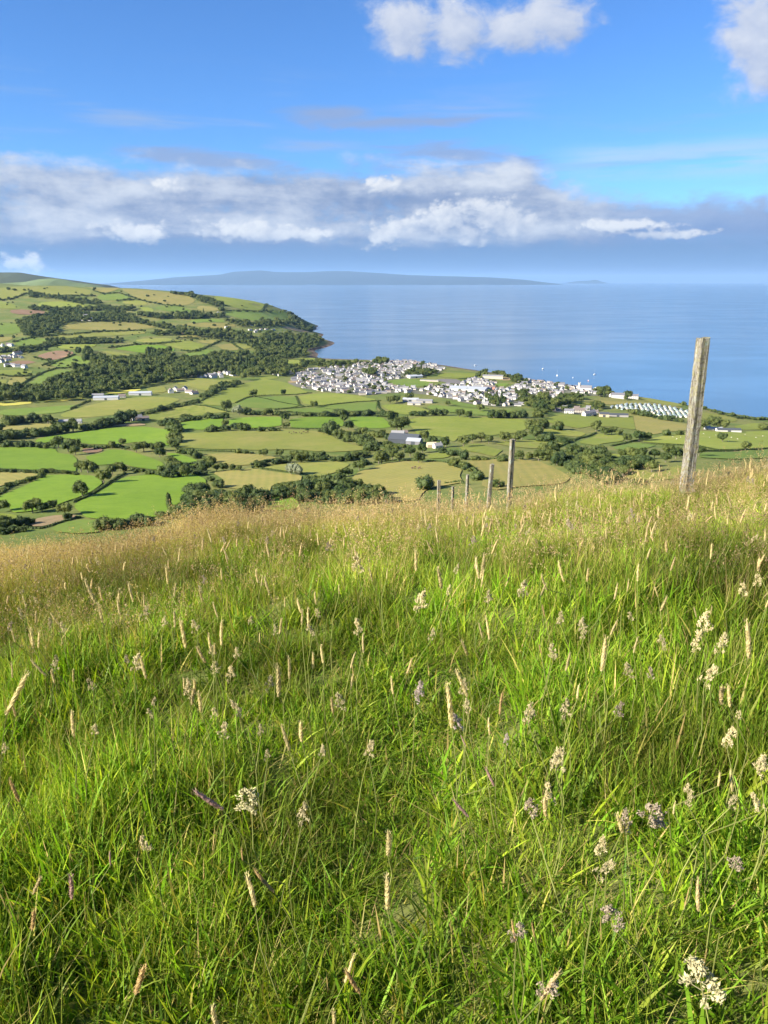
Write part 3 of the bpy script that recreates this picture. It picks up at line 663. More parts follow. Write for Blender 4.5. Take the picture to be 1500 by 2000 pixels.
# every entry: region, kind, points (x, y, width) of single trees / a line / a mass, and where it stands
TREES = [
(5,'tree',[(430,315,95),(500,350,80),(548,335,100),(552,372,75)],'in the clump at the tip of the dark green field'),
(5,'tree',[(820,332,60),(900,312,55)],'on the hedge above the middle bright field at left'),
(5,'tree',[(1000,352,80),(1055,345,85),(1130,350,70),(1172,345,80),(1172,388,80)],'at the right end of the long bright field'),
(5,'bush',[(1242,440,85)],'alone in the small bright field beside the scrub belt'),
(5,'tree',[(595,492,90),(645,492,100),(690,505,70)],'between the dark green field and the bright curved field'),
(5,'tree',[(760,560,110),(825,512,85),(880,492,75)],'on the diagonal hedge where three bright fields meet'),
(5,'tree',[(605,655,125)],'standing alone with its trunk showing on the diagonal hedge'),
(5,'tree',[(25,780,90),(240,778,115),(310,788,85),(388,770,70),(478,800,105)],'round the pale stubble patch at lower left'),
(5,'bush',[(492,852,60),(150,890,80),(212,882,75),(40,900,110)],'beside the pale stubble patch at lower left'),
(5,'bush',[(770,895,120),(850,895,110),(955,885,100),(1015,868,105),(1085,880,95)],'dark against the bright field just over the hill brow at left'),
(5,'tall',[(1242,765,115)],'dark and upright at the corner of the large bright field'),
(5,'bush',[(1185,835,95),(1300,800,100),(1360,790,120),(1400,705,110),(1455,675,120),(1490,640,80)],'heaped at the right edge of the large bright field'),
(6,'tree',[(540,68,62)],'alone on the thin hedge below the valley houses'),
(6,'tree',[(765,60,45)],'small and round on the hedge near the town edge'),
(6,'tree',[(345,160,90)],'large and dark at the end of the diagonal hedge'),
(6,'pale',[(440,190,80),(402,188,55)],'silvery beside the large dark tree mid-picture'),
(6,'tree',[(988,148,55)],'alone on the hedge between two bright fields below the town'),
(6,'tree',[(338,235,60),(340,290,55),(775,240,65),(785,300,55),(1210,248,60),(1240,300,75)],'on the short cross hedges of the bright field row'),
(6,'bush',[(600,322,60),(680,324,50),(725,324,45),(935,330,28),(1045,333,50)],'on the top hedge of the broad olive field'),
(6,'bush',[(430,488,45),(485,492,45)],'on the low hedge under the broad olive field'),
(6,'tree',[(620,500,70),(735,502,65),(845,512,75)],'standing proud of the belt under the broad olive field'),
(6,'pale',[(822,615,110),(872,632,80)],'silvery grey in the golden hollow below the olive field'),
(6,'tree',[(190,612,85),(272,612,60),(328,605,70),(388,610,55),(440,616,50)],'in the row left of the golden meadow'),
(6,'bush',[(232,685,55),(300,720,85)],'at the corner of the bright field and golden meadow'),
(6,'tree',[(1320,592,95),(1462,535,110),(1240,640,70),(1180,650,70)],'along the belt climbing to the barn'),
(7,'tree',[(410,195,115),(375,205,70),(232,228,65),(278,222,60)],'beside the pale sheds at the town edge'),
(7,'tree',[(240,350,110),(285,350,140),(315,400,120),(280,410,110)],'in the tall dark grove left of the wide yellow field'),
(7,'tree',[(742,325,70),(812,336,60),(655,252,42),(892,285,60)],'on the hedges between town edge and wide yellow field'),
(7,'tree',[(1275,420,120),(1300,460,110)],'in the tall dark grove right of the wide yellow field'),
(7,'tree',[(1352,405,75),(1462,415,75)],'right of the tall dark grove by the yellow field'),
(7,'tree',[(485,490,90),(545,522,75),(640,535,85),(770,530,95),(835,508,70),(900,500,80),(955,515,70),(1072,498,85),(1150,505,75),(1195,485,80)],'along the lower edge of the wide yellow field'),
(7,'tree',[(170,645,110),(248,628,90),(300,645,80),(440,645,100),(380,605,85),(470,580,80)],'in the trees below the dark barn'),
(7,'bush',[(610,590,70),(690,600,80)],'right of the farmyard below the wide yellow field'),
(7,'bush',[(700,672,85),(780,632,75),(862,640,70),(922,645,60),(1050,640,90)],'on the hedges behind the fence posts'),
(7,'bush',[(500,825,135)],'large and dark alone in the golden meadow'),
(7,'bush',[(1015,830,90)],'dark and round seen beside the second fence post'),
(7,'bush',[(882,770,100)],'behind the third fence post'),
(7,'tree',[(1180,632,80),(1245,642,70),(1320,632,90),(1400,628,85),(1452,665,90),(1490,640,80)],'in the belt right of the second fence post'),
(8,'tree',[(380,440,75),(435,472,60),(482,470,60),(530,482,45)],'below the grassy rise in front of the caravans'),
(8,'tree',[(582,515,60),(660,505,75),(705,508,60)],'in the pale clump left of the big fence post'),
(8,'bush',[(842,482,50),(922,478,48)],'just left of the big fence post'),
(8,'bush',[(135,438,65),(42,428,60)],'on the hedge right of the tall dark grove'),
(8,'tree',[(1145,418,85),(1080,432,70),(1205,432,70)],'in the dark clump right of the big fence post'),
(8,'tree',[(1202,515,62)],'thin and see-through in the field right of the big post'),
(8,'tree',[(1352,570,62)],'dark and alone on the wall right of the big post'),
(8,'bush',[(1458,435,60)],'at the right edge above the bright field'),
(8,'tree',[(760,622,70),(850,595,80),(832,645,70),(900,615,80),(1050,602,75)],'in the grove behind the big fence post'),
(8,'tree',[(550,615,60),(620,615,85),(672,622,85),(742,702,80)],'left of the grove behind the big post'),
(8,'bush',[(640,795,60),(690,800,50)],'peeping over the hill brow left of the big post'),
]
LINES = [  # region, kind, polyline, plant width (zoomed px), hedge height m (0 none), where
(5,'bush',[(-60,210),(0,195),(50,170),(130,150),(260,150),(430,150)],62,3,'in the dark belt at the left edge, upper row'),
(5,'bush',[(-60,300),(0,285),(120,255),(330,232),(560,205),(760,178),(900,145),(980,130)],72,4,'in the long dark belt above the bright fields at left'),
(5,'bush',[(980,120),(1150,80),(1330,38),(1460,8)],34,4,'on the dark diagonal hedge running to the valley houses'),
(5,'bush',[(0,335),(200,332),(400,345)],44,2.5,'on the hedge above the dark green field'),
(5,'bush',[(600,345),(740,352),(830,340),(950,360)],30,2.5,'on the hedge above the middle bright field'),
(5,'bush',[(1170,165),(1270,175),(1300,235),(1290,300),(1280,350)],80,3,'in the thick belt closing the long bright field'),
(5,'bush',[(1190,535),(1300,495),(1420,475),(1540,455)],68,3,'in the scrub belt right of the curved bright field, upper side'),
(5,'bush',[(1240,550),(1400,535),(1520,520)],64,3,'in the scrub belt right of the curved bright field, lower side'),
(5,'bush',[(920,505),(1060,528),(1180,545)],42,2.5,'on the hedge under the curved bright field'),
(5,'bush',[(1270,330),(1310,370),(1400,385),(1480,430),(1540,450)],60,3,'in the rough corner beside the small bright field'),
(5,None,[(540,755),(660,712),(760,645),(850,582),(920,545)],0,2.2,'diagonal between the two big bright fields'),
(5,'bush',[(-40,515),(40,522),(200,532),(390,527),(560,543)],30,2.2,'on the hedge under the dark green field'),
(5,'bush',[(-60,710),(0,680),(100,622),(250,580),(330,558)],36,2.6,'on the hedge along the golden strip at left edge'),
(5,'bush',[(0,965),(100,950),(200,945)],50,2.0,'at the bottom of the valley left of the stubble patch'),
(5,None,[(200,945),(300,950),(480,893),(600,862)],0,1.2,'round the lower side of the stubble patch'),
(6,'bush',[(-80,268),(0,258),(150,240),(370,228)],46,2.5,'on the hedge above the left bright field row'),
(6,'bush',[(490,200),(620,210),(700,213),(800,208),(960,220),(1140,220),(1260,213),(1340,205),(1500,218)],46,3,'on the long hedge above the bright field row'),
(6,'bush',[(200,338),(330,322),(440,315),(490,330)],48,2.5,'on the hedge under the left bright field row'),
(6,None,[(490,332),(760,325),(1050,333),(1090,345)],0,1.6,'above the broad olive field'),
(6,'bush',[(1080,325),(1150,355),(1210,388),(1300,402),(1380,415)],88,4,'in the heavy belt right of the broad olive field'),
(6,'bush',[(1390,455),(1450,460),(1520,480),(1600,490)],70,3,'in the belt left of the dark barn'),
(6,None,[(-30,492),(150,492),(380,497),(550,508)],0,1.6,'under the broad olive field'),
(6,'bush',[(530,595),(640,572),(740,560),(830,545)],60,3,'in the belt under the broad olive field, left half'),
(6,'bush',[(890,545),(960,530),(1030,525),(1090,535)],72,3,'in the belt under the broad olive field, middle'),
(6,'bush',[(1120,550),(1230,545),(1300,525),(1390,505)],56,3,'in the belt under the broad olive field, right half'),
(6,'bush',[(-30,595),(60,615),(180,615)],58,3,'in the dark belt left of the golden meadow'),
(6,None,[(600,620),(750,642),(900,655)],0,1.4,'low beside the silvery tree'),
(6,None,[(160,128),(300,48),(470,-2)],0,2.5,'under the valley houses'),
(6,None,[(60,150),(200,165),(360,205)],0,1.8,'falling to the large dark tree'),
(6,None,[(420,138),(500,100),(560,86),(860,78),(970,66)],0,1.8,'thin and dark between the upper pastures'),
(6,None,[(560,95),(720,130),(900,162)],0,1.3,'thin across the green pasture below the town'),
(6,None,[(855,90),(880,150),(910,165)],0,1.5,'short upright between two pastures below the town'),
(6,None,[(700,190),(920,168),(1060,160),(1300,132),(1480,122)],0,1.8,'long thin and dark below the town'),
(6,None,[(1070,180),(1250,198)],0,1.0,'faint across the striped green field'),
(7,None,[(140,240),(150,290),(210,330)],0,2,'curved beside the grove near the town'),
(7,'bush',[(0,322),(130,332),(200,330)],46,2.5,'on the hedge left of the tall dark grove'),
(7,'bush',[(380,330),(470,332),(560,326),(650,328)],42,2.5,'on the hedge above the wide yellow field, left part'),
(7,'bush',[(960,345),(1040,335),(1130,338),(1240,350)],52,3,'on the hedge above the wide yellow field, right part'),
(7,None,[(480,290),(580,318),(720,325),(960,352)],0,1.5,'above the wide yellow field'),
(7,'bush',[(0,450),(100,465),(180,478),(240,500)],56,3,'in the belt running down to the barn'),
(7,'bush',[(60,545),(200,555),(300,565),(400,575)],62,3,'in the trees just below the barn'),
(7,'bush',[(-10,640),(60,690),(0,700)],60,3,'at the left end of the golden meadow'),
(7,None,[(20,700),(130,690),(280,672),(520,680),(640,690)],0,1.6,'along the top of the golden meadow'),
(7,'bush',[(690,685),(760,705),(830,735),(860,760)],72,3,'in the belt between the two golden meadows'),
(7,None,[(860,660),(1000,662),(1090,660),(1200,662)],0,1.6,'along the top of the right golden meadow'),
(7,None,[(640,845),(740,832),(800,850)],0,1.8,'low behind the leaning fence posts'),
(7,'bush',[(1320,500),(1400,505),(1500,510),(1580,520)],46,2,'on the hedge under the small olive field'),
(8,'bush',[(10,520),(70,522),(130,525),(190,528)],54,2.5,'in the row left of the pale clump'),
(8,None,[(120,585),(270,522),(380,486)],0,2,'slanting up to the grassy rise'),
(8,None,[(480,572),(600,545),(740,520)],0,1.8,'slanting to the big fence post'),
(8,None,[(1060,607),(1200,606),(1340,597),(1500,588),(1700,580)],0,1.8,'dark line across the right-hand fields'),
(8,None,[(680,556),(820,562),(1050,572),(1200,602)],0,1.2,'thin line meeting the wall right of the big post'),
(8,'bush',[(590,345),(720,368),(800,385),(950,402)],34,2.5,'on the hedge just below the caravans'),
(8,None,[(500,310),(720,300),(960,335)],0,1.5,'above the caravans'),
(8,'bush',[(700,243),(800,258),(900,280),(965,302)],22,1.5,'on the shore bank above the caravans'),
(8,'bush',[(1070,318),(1150,342),(1230,362),(1300,378),(1400,388),(1500,392)],24,1.5,'on the shore bank right of the big post'),
(8,'bush',[(390,180),(480,200),(620,222),(650,230)],24,1.5,'on the shore bank below the boats'),
(1,None,[(0,325),(100,312),(200,272),(380,292),(660,292),(700,290)],0,3,'across the upper ridge'),
(1,None,[(690,255),(760,280),(870,268),(980,305)],0,3,'round the green ridge-top field'),
(1,None,[(860,327),(1000,315),(1200,358),(1350,370)],0,3,'on the ridge right of centre'),
(1,None,[(330,588),(500,575),(720,553),(900,547),(1040,542)],0,3,'below the big house meadow'),
(1,None,[(100,630),(220,598),(330,590)],0,3,'at the left of the ridge foot'),
(1,None,[(800,672),(980,650),(1180,640),(1320,626)],0,3,'above the bright ridge field'),
(1,None,[(350,806),(450,760),(550,722)],0,3,'between brown field and green field'),
(1,None,[(130,965),(230,895),(330,850),(420,822),(560,818)],0,3,'sloping beside the small fields at left edge'),
(1,None,[(250,740),(390,775),(310,800)],0,3,'round the brown field'),
(1,None,[(520,1120),(600,1085),(660,1062)],0,2.5,'left of the long sheds'),
(1,None,[(0,872),(100,884),(230,874)],0,2.5,'between small fields at the left edge'),
(1,None,[(1330,690),(1430,700),(1500,672)],0,3,'right of the bright ridge field'),
(2,None,[(70,705),(160,690),(240,650),(300,622)],0,3,'slanting between ridge-foot fields'),
(2,None,[(380,636),(460,690)],0,3,'short below the shore village'),
(2,None,[(320,400),(600,408),(790,402)],0,2.5,'along the headland pasture'),
(2,None,[(0,600),(290,603),(330,625),(500,632)],0,3,'above the ridge-foot fields'),
(3,None,[(740,902),(860,888),(870,862)],0,2,'round the playing field in town'),
]
MASSES = [  # region, kind, outline, plant width, where
(6,'bush',[(40,880),(100,765),(165,740),(205,800),(330,810),(480,820),(600,800),(650,840),(600,900),(450,930),(200,985),(60,970)],105,'in the big scrub just over the hill brow at centre left'),
(6,'bush',[(680,785),(760,730),(860,725),(940,695),(1050,680),(1200,700),(1290,740),(1480,770),(1500,840),(1300,860),(1100,850),(1050,860),(900,850),(880,790),(780,810)],92,'in the dark scrub below the golden hollow'),
(7,'bush',[(0,885),(60,870),(180,890),(240,960),(100,970),(0,975)],80,'in the dark scrub at the foot of the golden meadow'),
(8,'bush',[(0,600),(100,575),(200,600),(330,610),(480,575),(480,600),(420,640),(560,680),(700,640),(720,690),(600,720),(540,780),(440,800),(330,760),(150,680),(20,650)],78,'in the wooded dip left of the big post'),
(1,'tree',[(440,900),(570,830),(640,790),(560,700),(640,670),(750,740),(900,750),(1050,740),(1080,700),(1240,690),(1290,740),(1500,740),(1500,860),(1380,890),(1200,920),(1100,950),(960,960),(700,1010),(560,1040),(280,1055),(0,1065),(-80,1060),(-80,980),(0,970),(330,960)],52,'w'),
(1,'tree',[(125,480),(380,420),(560,410),(700,430),(860,410),(980,440),(1040,480),(1160,500),(1340,530),(1350,545),(1180,525),(960,478),(700,475),(560,480),(450,500),(420,540),(340,580),(180,580)],26,'w'),
(2,'tree',[(0,530),(130,540),(250,545),(450,550),(560,600),(650,560),(850,580),(960,580),(1060,615),(1040,650),(930,690),(940,730),(830,750),(600,740),(500,760),(560,680),(480,640),(300,600),(100,580)],34,'w'),
(2,'tree',[(0,760),(150,740),(280,710),(560,700),(620,760),(740,770),(800,830),(640,850),(560,880),(460,900),(400,870),(280,850),(150,880),(0,880)],48,'w'),
(2,'bush',[(800,405),(850,430),(930,490),(980,520),(980,550),(880,530),(820,480)],24,'w'),
(1,'tree',[(200,275),(400,295),(560,320),(740,335),(740,352),(560,340),(400,310),(220,300)],22,'w'),
(1,'tree',[(220,375),(480,385),(740,378),(900,375),(990,380),(980,395),(740,398),(480,402),(220,390)],24,'w'),
(1,'tree',[(1000,410),(1170,430),(1500,425),(1500,455),(1170,455),(1000,430)],26,'w'),
(1,'tree',[(1100,560),(1350,545),(1500,555),(1500,585),(1400,572),(1110,575)],24,'w'),
(1,'bush',[(0,680),(200,680),(420,625),(430,645),(220,700),(0,705)],24,'w'),
(1,'bush',[(340,615),(640,600),(900,610),(900,630),(620,640),(360,640)],20,'w'),
(1,'tree',[(1250,265),(1400,280),(1500,305),(1500,325),(1360,290),(1250,275)],22,'w'),
(2,'tree',[(20,270),(180,300),(320,350),(330,440),(280,370),(180,340),(40,285)],26,'w'),
(2,'tree',[(0,420),(300,425),(340,440),(280,450),(0,450)],24,'w'),
(2,'tree',[(330,470),(500,480),(800,475),(830,500),(560,520),(440,510)],26,'w'),
(2,'tree',[(580,800),(800,820),(900,770),(960,770),(900,850),(780,870),(600,860)],40,'w'),
(2,'tree',[(960,770),(1100,775),(1300,780),(1300,800),(1100,810),(980,800)],30,'w'),
(2,'bush',[(150,1020),(270,950),(420,915),(470,925),(300,985),(180,1045)],34,'w'),
(8,'tree',[(120,280),(200,230),(290,240),(290,275),(210,300),(130,300)],48,'w'),
(8,'tree',[(0,250),(120,270),(130,310),(60,350),(0,400),(-40,390)],50,'w'),
(8,'tree',[(330,275),(420,300),(430,330),(380,330)],40,'w'),
(8,'tree',[(370,215),(480,200),(500,225),(400,250)],34,'w'),
(8,'tree',[(560,225),(600,230),(600,260),(560,265)],34,'w'),
(3,'tree',[(880,850),(940,840),(950,875),(880,880)],40,'w'),
(3,'tree',[(990,850),(1200,890),(1240,930),(1120,920),(1120,890),(990,865)],30,'w'),
(3,'tree',[(100,765),(180,750),(220,780),(120,800)],34,'w'),
(3,'tree',[(40,830),(130,830),(120,870),(50,870)],34,'w'),
(3,'tree',[(350,840),(580,830),(580,860),(440,880),(350,880)],32,'w'),
(3,'tree',[(1180,1040),(1340,1040),(1500,1080),(1500,1125),(1300,1110),(1180,1070)],44,'w'),
(3,'tree',[(950,1040),(1000,1030),(1100,1060),(1060,1090),(960,1080)],44,'w'),
(3,'tree',[(1150,990),(1240,990),(1240,1020),(1160,1030)],36,'w'),
]
def in_poly(g, poly):
    ins = np.zeros(len(g), bool); poly = np.asarray(poly, float)
    for a, b in zip(poly, np.roll(poly, -1, 0)):
        c = ((a[1] > g[:, 1]) != (b[1] > g[:, 1])); xx = a[0] + (g[:, 1]-a[1])*(b[0]-a[0])/(b[1]-a[1]+1e-12); ins ^= c & (g[:, 0] < xx)
    return ins
def along(pts, step, jit, rng):
    out = []; pts = np.asarray(pts, float)
    L = np.r_[0, np.cumsum(np.hypot(*np.diff(pts, axis=0).T))]; s = 0.0
    while s < L[-1]:
        out.append((np.interp(s, L, pts[:, 0]), np.interp(s, L, pts[:, 1]))); s += step*(1 + jit*(rng.random()-0.5))
    return out
plants = []     # photo x, photo y of foot, width in photo px, kind, where
prng = np.random.default_rng(3)
for r, kind, pts, where in TREES:
    s = REG[r][2]; hh = 0.46
    for (x, y, w) in pts: q = px(r, [(x, y + hh*w)])[0]; plants.append((q[0], q[1], w/s, kind, where))
for r, kind, pts, w, hgt, where in LINES:
    s = REG[r][2]
    if kind is None:
        if r in (1, 2):                      # far hedges are dotted with small trees
            for (x, y) in along(pts, 17, 1.2, prng): q = px(r, [(x, y + 5 + prng.normal()*1.5)])[0]; plants.append((q[0], q[1], 14*(0.6+0.9*prng.random())/s, 'tree' if prng.random() < 0.5 else 'bush', 'w'))
        continue
    for (x, y) in along(pts, w*0.56, 1.3, prng):
        ww = w*(0.42 + 1.05*prng.random()**1.3); q = px(r, [(x + prng.normal()*w*0.08, y + 0.40*w + prng.normal()*w*0.06)])[0]
        k = kind if prng.random() > 0.12 else 'tree'
        plants.append((q[0], q[1], ww/s, k, where))
for r, kind, poly, w, where in MASSES:
    s = REG[r][2]; poly = np.array(poly, float); lo, hi = poly.min(0), poly.max(0)
    xs = np.arange(lo[0], hi[0], w*0.55); ys = np.arange(lo[1], hi[1]+w*0.2, w*0.27)
    g = np.stack(np.meshgrid(xs, ys), -1).reshape(-1, 2); g = g + prng.normal(size=g.shape)*w*np.array([0.16, 0.07])
    g = g[in_poly(g, poly)]
    if where == 'w': g = g[prng.random(len(g)) > (0.38 if r == 2 else 0.15)]
    for (x, y) in g:
        ww = w*(0.7 + 0.65*prng.random()); q = px(r, [(x, y + 0.35*w)])[0]; k = kind
        if k == 'tree' and prng.random() < 0.02: k = 'tall'
        if k == 'bush' and prng.random() < 0.25: k = 'tree'
        plants.append((q[0], q[1], ww/s, k, where))
for r, n_, poly in [(1, 85, [(0,240),(480,220),(880,240),(1440,330),(1500,440),(1500,640),(1200,640),(700,560),(0,640)]), (2, 45, [(0,300),(330,350),(790,410),(800,500),(500,600),(0,640)]), (1, 60, [(0,620),(700,600),(560,830),(0,960)])]:
    poly = np.array(poly, float); g = poly.min(0) + (poly.max(0)-poly.min(0))*prng.random((n_*2, 2)); g = g[in_poly(g, poly)][:n_]
    for (x, y) in g: q = px(r, [(x, y)])[0]; plants.append((q[0], q[1], (9 + 15*prng.random())/REG[r][2], 'tree' if prng.random() < 0.5 else 'bush', 'w'))
for poly in OUTSIDE:
    h_ = poly[4][1]-poly[0][1]
    for (x, y) in along(poly[:4], h_*0.34, 1.3, prng): plants.append((x, y + prng.normal()*h_*0.03, h_*(0.16+0.26*prng.random()), 'bush' if prng.random() < 0.6 else 'tree', 'w'))
for (r, poly), n_ in zip(TOWN, (110, 80, 120, 25, 20, 8)):
    poly = np.array(poly, float); g = poly.min(0) + (poly.max(0)-poly.min(0))*prng.random((n_*3, 2)); g = g[in_poly(g, poly)][:n_]
    for (x, y) in g: q = px(r, [(x, y)])[0]; plants.append((q[0], q[1], (13 + 17*prng.random())/REG[r][2], 'tree' if prng.random() < 0.6 else 'bush', 'w'))
base = unproject([(p[0], p[1]) for p in plants])
items = []
for (x, y, w, k, where), b in zip(plants, base):
    if b[2] < 1.2 or b[1] > 6000: continue
    W_ = w/F*math.hypot(b[0], b[1])
    if k == 'tall': W_ *= 0.62; Hh = W_*2.0
    elif k == 'bush': Hh = W_*0.92
    else: Hh = W_*1.02
    if W_ > 26: continue
    if where == 'w' or k == 'bush': Hh *= 0.78 + 0.5*prng.random()
    items.append((w, k, where, b, W_, Hh))
items.sort(key=lambda t: -t[0])
cnt = {}; single = []; mass = []
for t in items:
    fam = 'bush' if t[1] == 'bush' else 'tree'
    vis = -20 < 750 + t[3][0]/t[3][1]*F < 1520
    if t[2] != 'w' and vis and cnt.get(fam, 0) < 290: cnt[fam] = cnt.get(fam, 0)+1; single.append(t)
    else: mass.append(t)
ORD = ['leftmost','second','third','fourth','fifth','sixth','seventh','eighth','ninth','tenth','eleventh','twelfth']
KN = {'tree': ('broadleaf_tree', 'dark green broadleaf tree'), 'bush': ('bush', 'dark green rounded bush'), 'tall': ('tall_tree', 'tall dark narrow tree'), 'pale': ('silvery_tree', 'pale silvery-leaved tree')}
byw = {}
def fit16(t):
    w = t.split(); 
    for drop in ('the', 'just', 'rounded', 'dark'):
        while len(w) > 16 and drop in w: w.remove(drop)
    return ' '.join(w[:16])
for t in single: byw.setdefault((t[1], t[2]), []).append(t)
prng = np.random.default_rng(5)
for (k, where), L in byw.items():
    L.sort(key=lambda t: t[3][0]/t[3][1]); nm, desc = KN[k]; med = float(np.median([t[4] for t in L]))
    for i_, t in enumerate(L):
        b, W_, Hh = t[3], t[4], t[5]; crown, trunk = PROTO[k][int(prng.integers(len(PROTO[k])))]
        z = float(far_z(np.array([b[0]]), np.array([b[1]]))[0])
        e = empty(nm, (b[0], b[1], z), prng.random()*6.28); e.scale = (W_, W_, Hh)
        obj('crown', crown, e); obj('trunk', trunk, e)
        short = desc.replace('dark green ', '').replace('pale ', '')
        if len(L) == 1: lab = f'{desc} {where}'
        elif len(L) <= 12: lab = f'{ORD[i_]} {short} {where}' if i_ == 0 else f'{ORD[i_]} {short} from left {where}'
        else:
            size = 'large' if W_ > 1.12*med else 'small' if W_ < 0.88*med else 'middling'; third = ('left end', 'middle', 'right end')[min(2, 3*i_//len(L))]
            lab = f'{size} {short} at the {third} {where}' if third != 'middle' else f'{size} {short} midway {where}'
        tag(e, fit16(lab), 'bush' if k == 'bush' else 'tree', f'plants {where}')

# ---- instancing of uncountable stuff
def library(name, meshes):
    c = bpy.data.collections.new(name)                         # not linked to the scene
    for i_, me in enumerate(meshes):
        o = bpy.data.objects.new(f'{name}_{i_:02d}', me); c.objects.link(o)
    return c
def scatter(name, pts, rot, scl, idx, lib, extra=None):
    """one object of stuff: library meshes set on points by geometry nodes"""
    me = bpy.data.meshes.new(name); me.vertices.add(len(pts)); me.vertices.foreach_set('co', np.asarray(pts, np.float32).ravel())
    a = me.attributes.new('rot', 'FLOAT_VECTOR', 'POINT'); a.data.foreach_set('vector', np.asarray(rot, np.float32).ravel())
    a = me.attributes.new('scl', 'FLOAT_VECTOR', 'POINT'); a.data.foreach_set('vector', np.asarray(scl, np.float32).ravel())
    a = me.attributes.new('idx', 'INT', 'POINT'); a.data.foreach_set('value', np.asarray(idx, np.int32))
    for k, v in (extra or {}).items():
        a = me.attributes.new(k, 'FLOAT', 'POINT'); a.data.foreach_set('value', np.asarray(v, np.float32))
    o = obj(name, me); ng = bpy.data.node_groups.new('set_' + name, 'GeometryNodeTree')
    ng.interface.new_socket('Geometry', in_out='INPUT', socket_type='NodeSocketGeometry'); ng.interface.new_socket('Geometry', in_out='OUTPUT', socket_type='NodeSocketGeometry')
    n = ng.nodes; l = ng.links; gi = n.new('NodeGroupInput'); go = n.new('NodeGroupOutput'); ip = n.new('GeometryNodeInstanceOnPoints')
    ci = n.new('GeometryNodeCollectionInfo'); ci.inputs[0].default_value = lib; ci.inputs['Separate Children'].default_value = True; ci.inputs['Reset Children'].default_value = True
    def na(nm, t):
        q = n.new('GeometryNodeInputNamedAttribute'); q.data_type = t; q.inputs[0].default_value = nm; return q.outputs[0]
    l.new(gi.outputs[0], ip.inputs['Points']); l.new(ci.outputs[0], ip.inputs['Instance']); ip.inputs['Pick Instance'].default_value = True
    l.new(na('idx', 'INT'), ip.inputs['Instance Index']); l.new(na('rot', 'FLOAT_VECTOR'), ip.inputs['Rotation']); l.new(na('scl', 'FLOAT_VECTOR'), ip.inputs['Scale'])
    l.new(ip.outputs[0], go.inputs[0])
    md = o.modifiers.new('set', 'NODES'); md.node_group = ng; o['kind'] = 'stuff'; return o
kinds = ['tree', 'bush', 'tall', 'pale']; libm = []; off = {}
for k in kinds: off[k] = len(libm); libm += [c for c, _ in PROTO[k]]
tree_lib = library('tree_crown_kind', libm)
def mass_obj(name, label, sel):
    if not sel: return
    pts = np.array([t[3] for t in sel]); pts[:, 2] = far_z(pts[:, 0], pts[:, 1])
    sc = np.array([(t[4], t[4], t[5]) for t in sel]); rt = np.c_[np.zeros((len(sel), 2)), prng.random(len(sel))*6.28]
    ix = np.array([off[t[1]] + int(prng.integers(len(PROTO[t[1]]))) for t in sel])
    o = scatter(name, pts, rt, sc, ix, tree_lib); tag(o, label, 'trees', kind='stuff')
mass_obj('woodland', 'far-off belts of dark woodland in the valley and on the ridge', [t for t in mass if t[2] == 'w'])
mass_obj('scrub', 'mass of small dark bushes filling the hedgerows of the valley', [t for t in mass if t[2] != 'w'])

def hedge(poly_px, hgt, label, seed):
    rng = np.random.default_rng(seed); P = unproject(poly_px)[:, :2]; D = np.hypot(*P.mean(0)); step = max(2.0, D*0.0026)
    pts = np.array(along(P, step, 0.3, rng)); lobes = []
    for p in pts:
        p = p + rng.normal(size=2)*0.25; z = float(far_z(np.array([p[0]]), np.array([p[1]]))[0]); r = max(hgt*0.55, step*0.55)*(0.75+0.6*rng.random())
        lobes.append((np.array([p[0], p[1], z + hgt*0.35]), r))
    if not lobes: return
    Vs, Tri, Qd, nv = [], [], [], 0; per = 14; leaf = max(0.22, D*0.0004)
    for c, r in lobes:
        v, f = ICO1; sq_ = np.array([1.0, 1.0, min(1.0, hgt*0.62/r)])
        Vs.append(c + v*r*(0.75+0.4*rng.random((len(v), 1)))*sq_); Tri.append(f+nv); nv += len(v)
        n = rng.normal(size=(per, 3)); n[:, 2] = np.abs(n[:, 2]); n /= np.linalg.norm(n, axis=1)[:, None]; p = c + n*r*sq_*(0.9+0.4*rng.random((per, 1)))
        t = rng.normal(size=(per, 3)); t /= np.linalg.norm(t, axis=1)[:, None]; b = np.cross(t, n); s_ = leaf*(0.6+rng.random((per, 1)))
        Vs.append(np.stack([p-t*s_, p-b*s_, p+t*s_, p+b*s_], 1).reshape(-1, 3)); Qd.append(np.arange(per*4).reshape(-1, 4)+nv); nv += per*4
    o = obj('hedgerow', mesh_np('hedgerow', np.vstack(Vs), [np.vstack(Tri), np.vstack(Qd)], False, [M_hedge]))
    tag(o, label, 'hedge', 'hedgerows dividing the fields')
for k, (r, kind, pts, w, hgt, where) in enumerate(LINES):
    wh = where.split(' ', 2)[-1] if where.startswith(('in the', 'on the')) else where
    if kind is None: lab = f'clipped dark field hedge {where}'
    else: lab = f'dark undergrowth beneath the bushes {where}'
    hedge(px(r, pts), hgt, fit16(lab), 100+k)
print('plants', len(items), 'single', cnt, 'mass', len(mass))

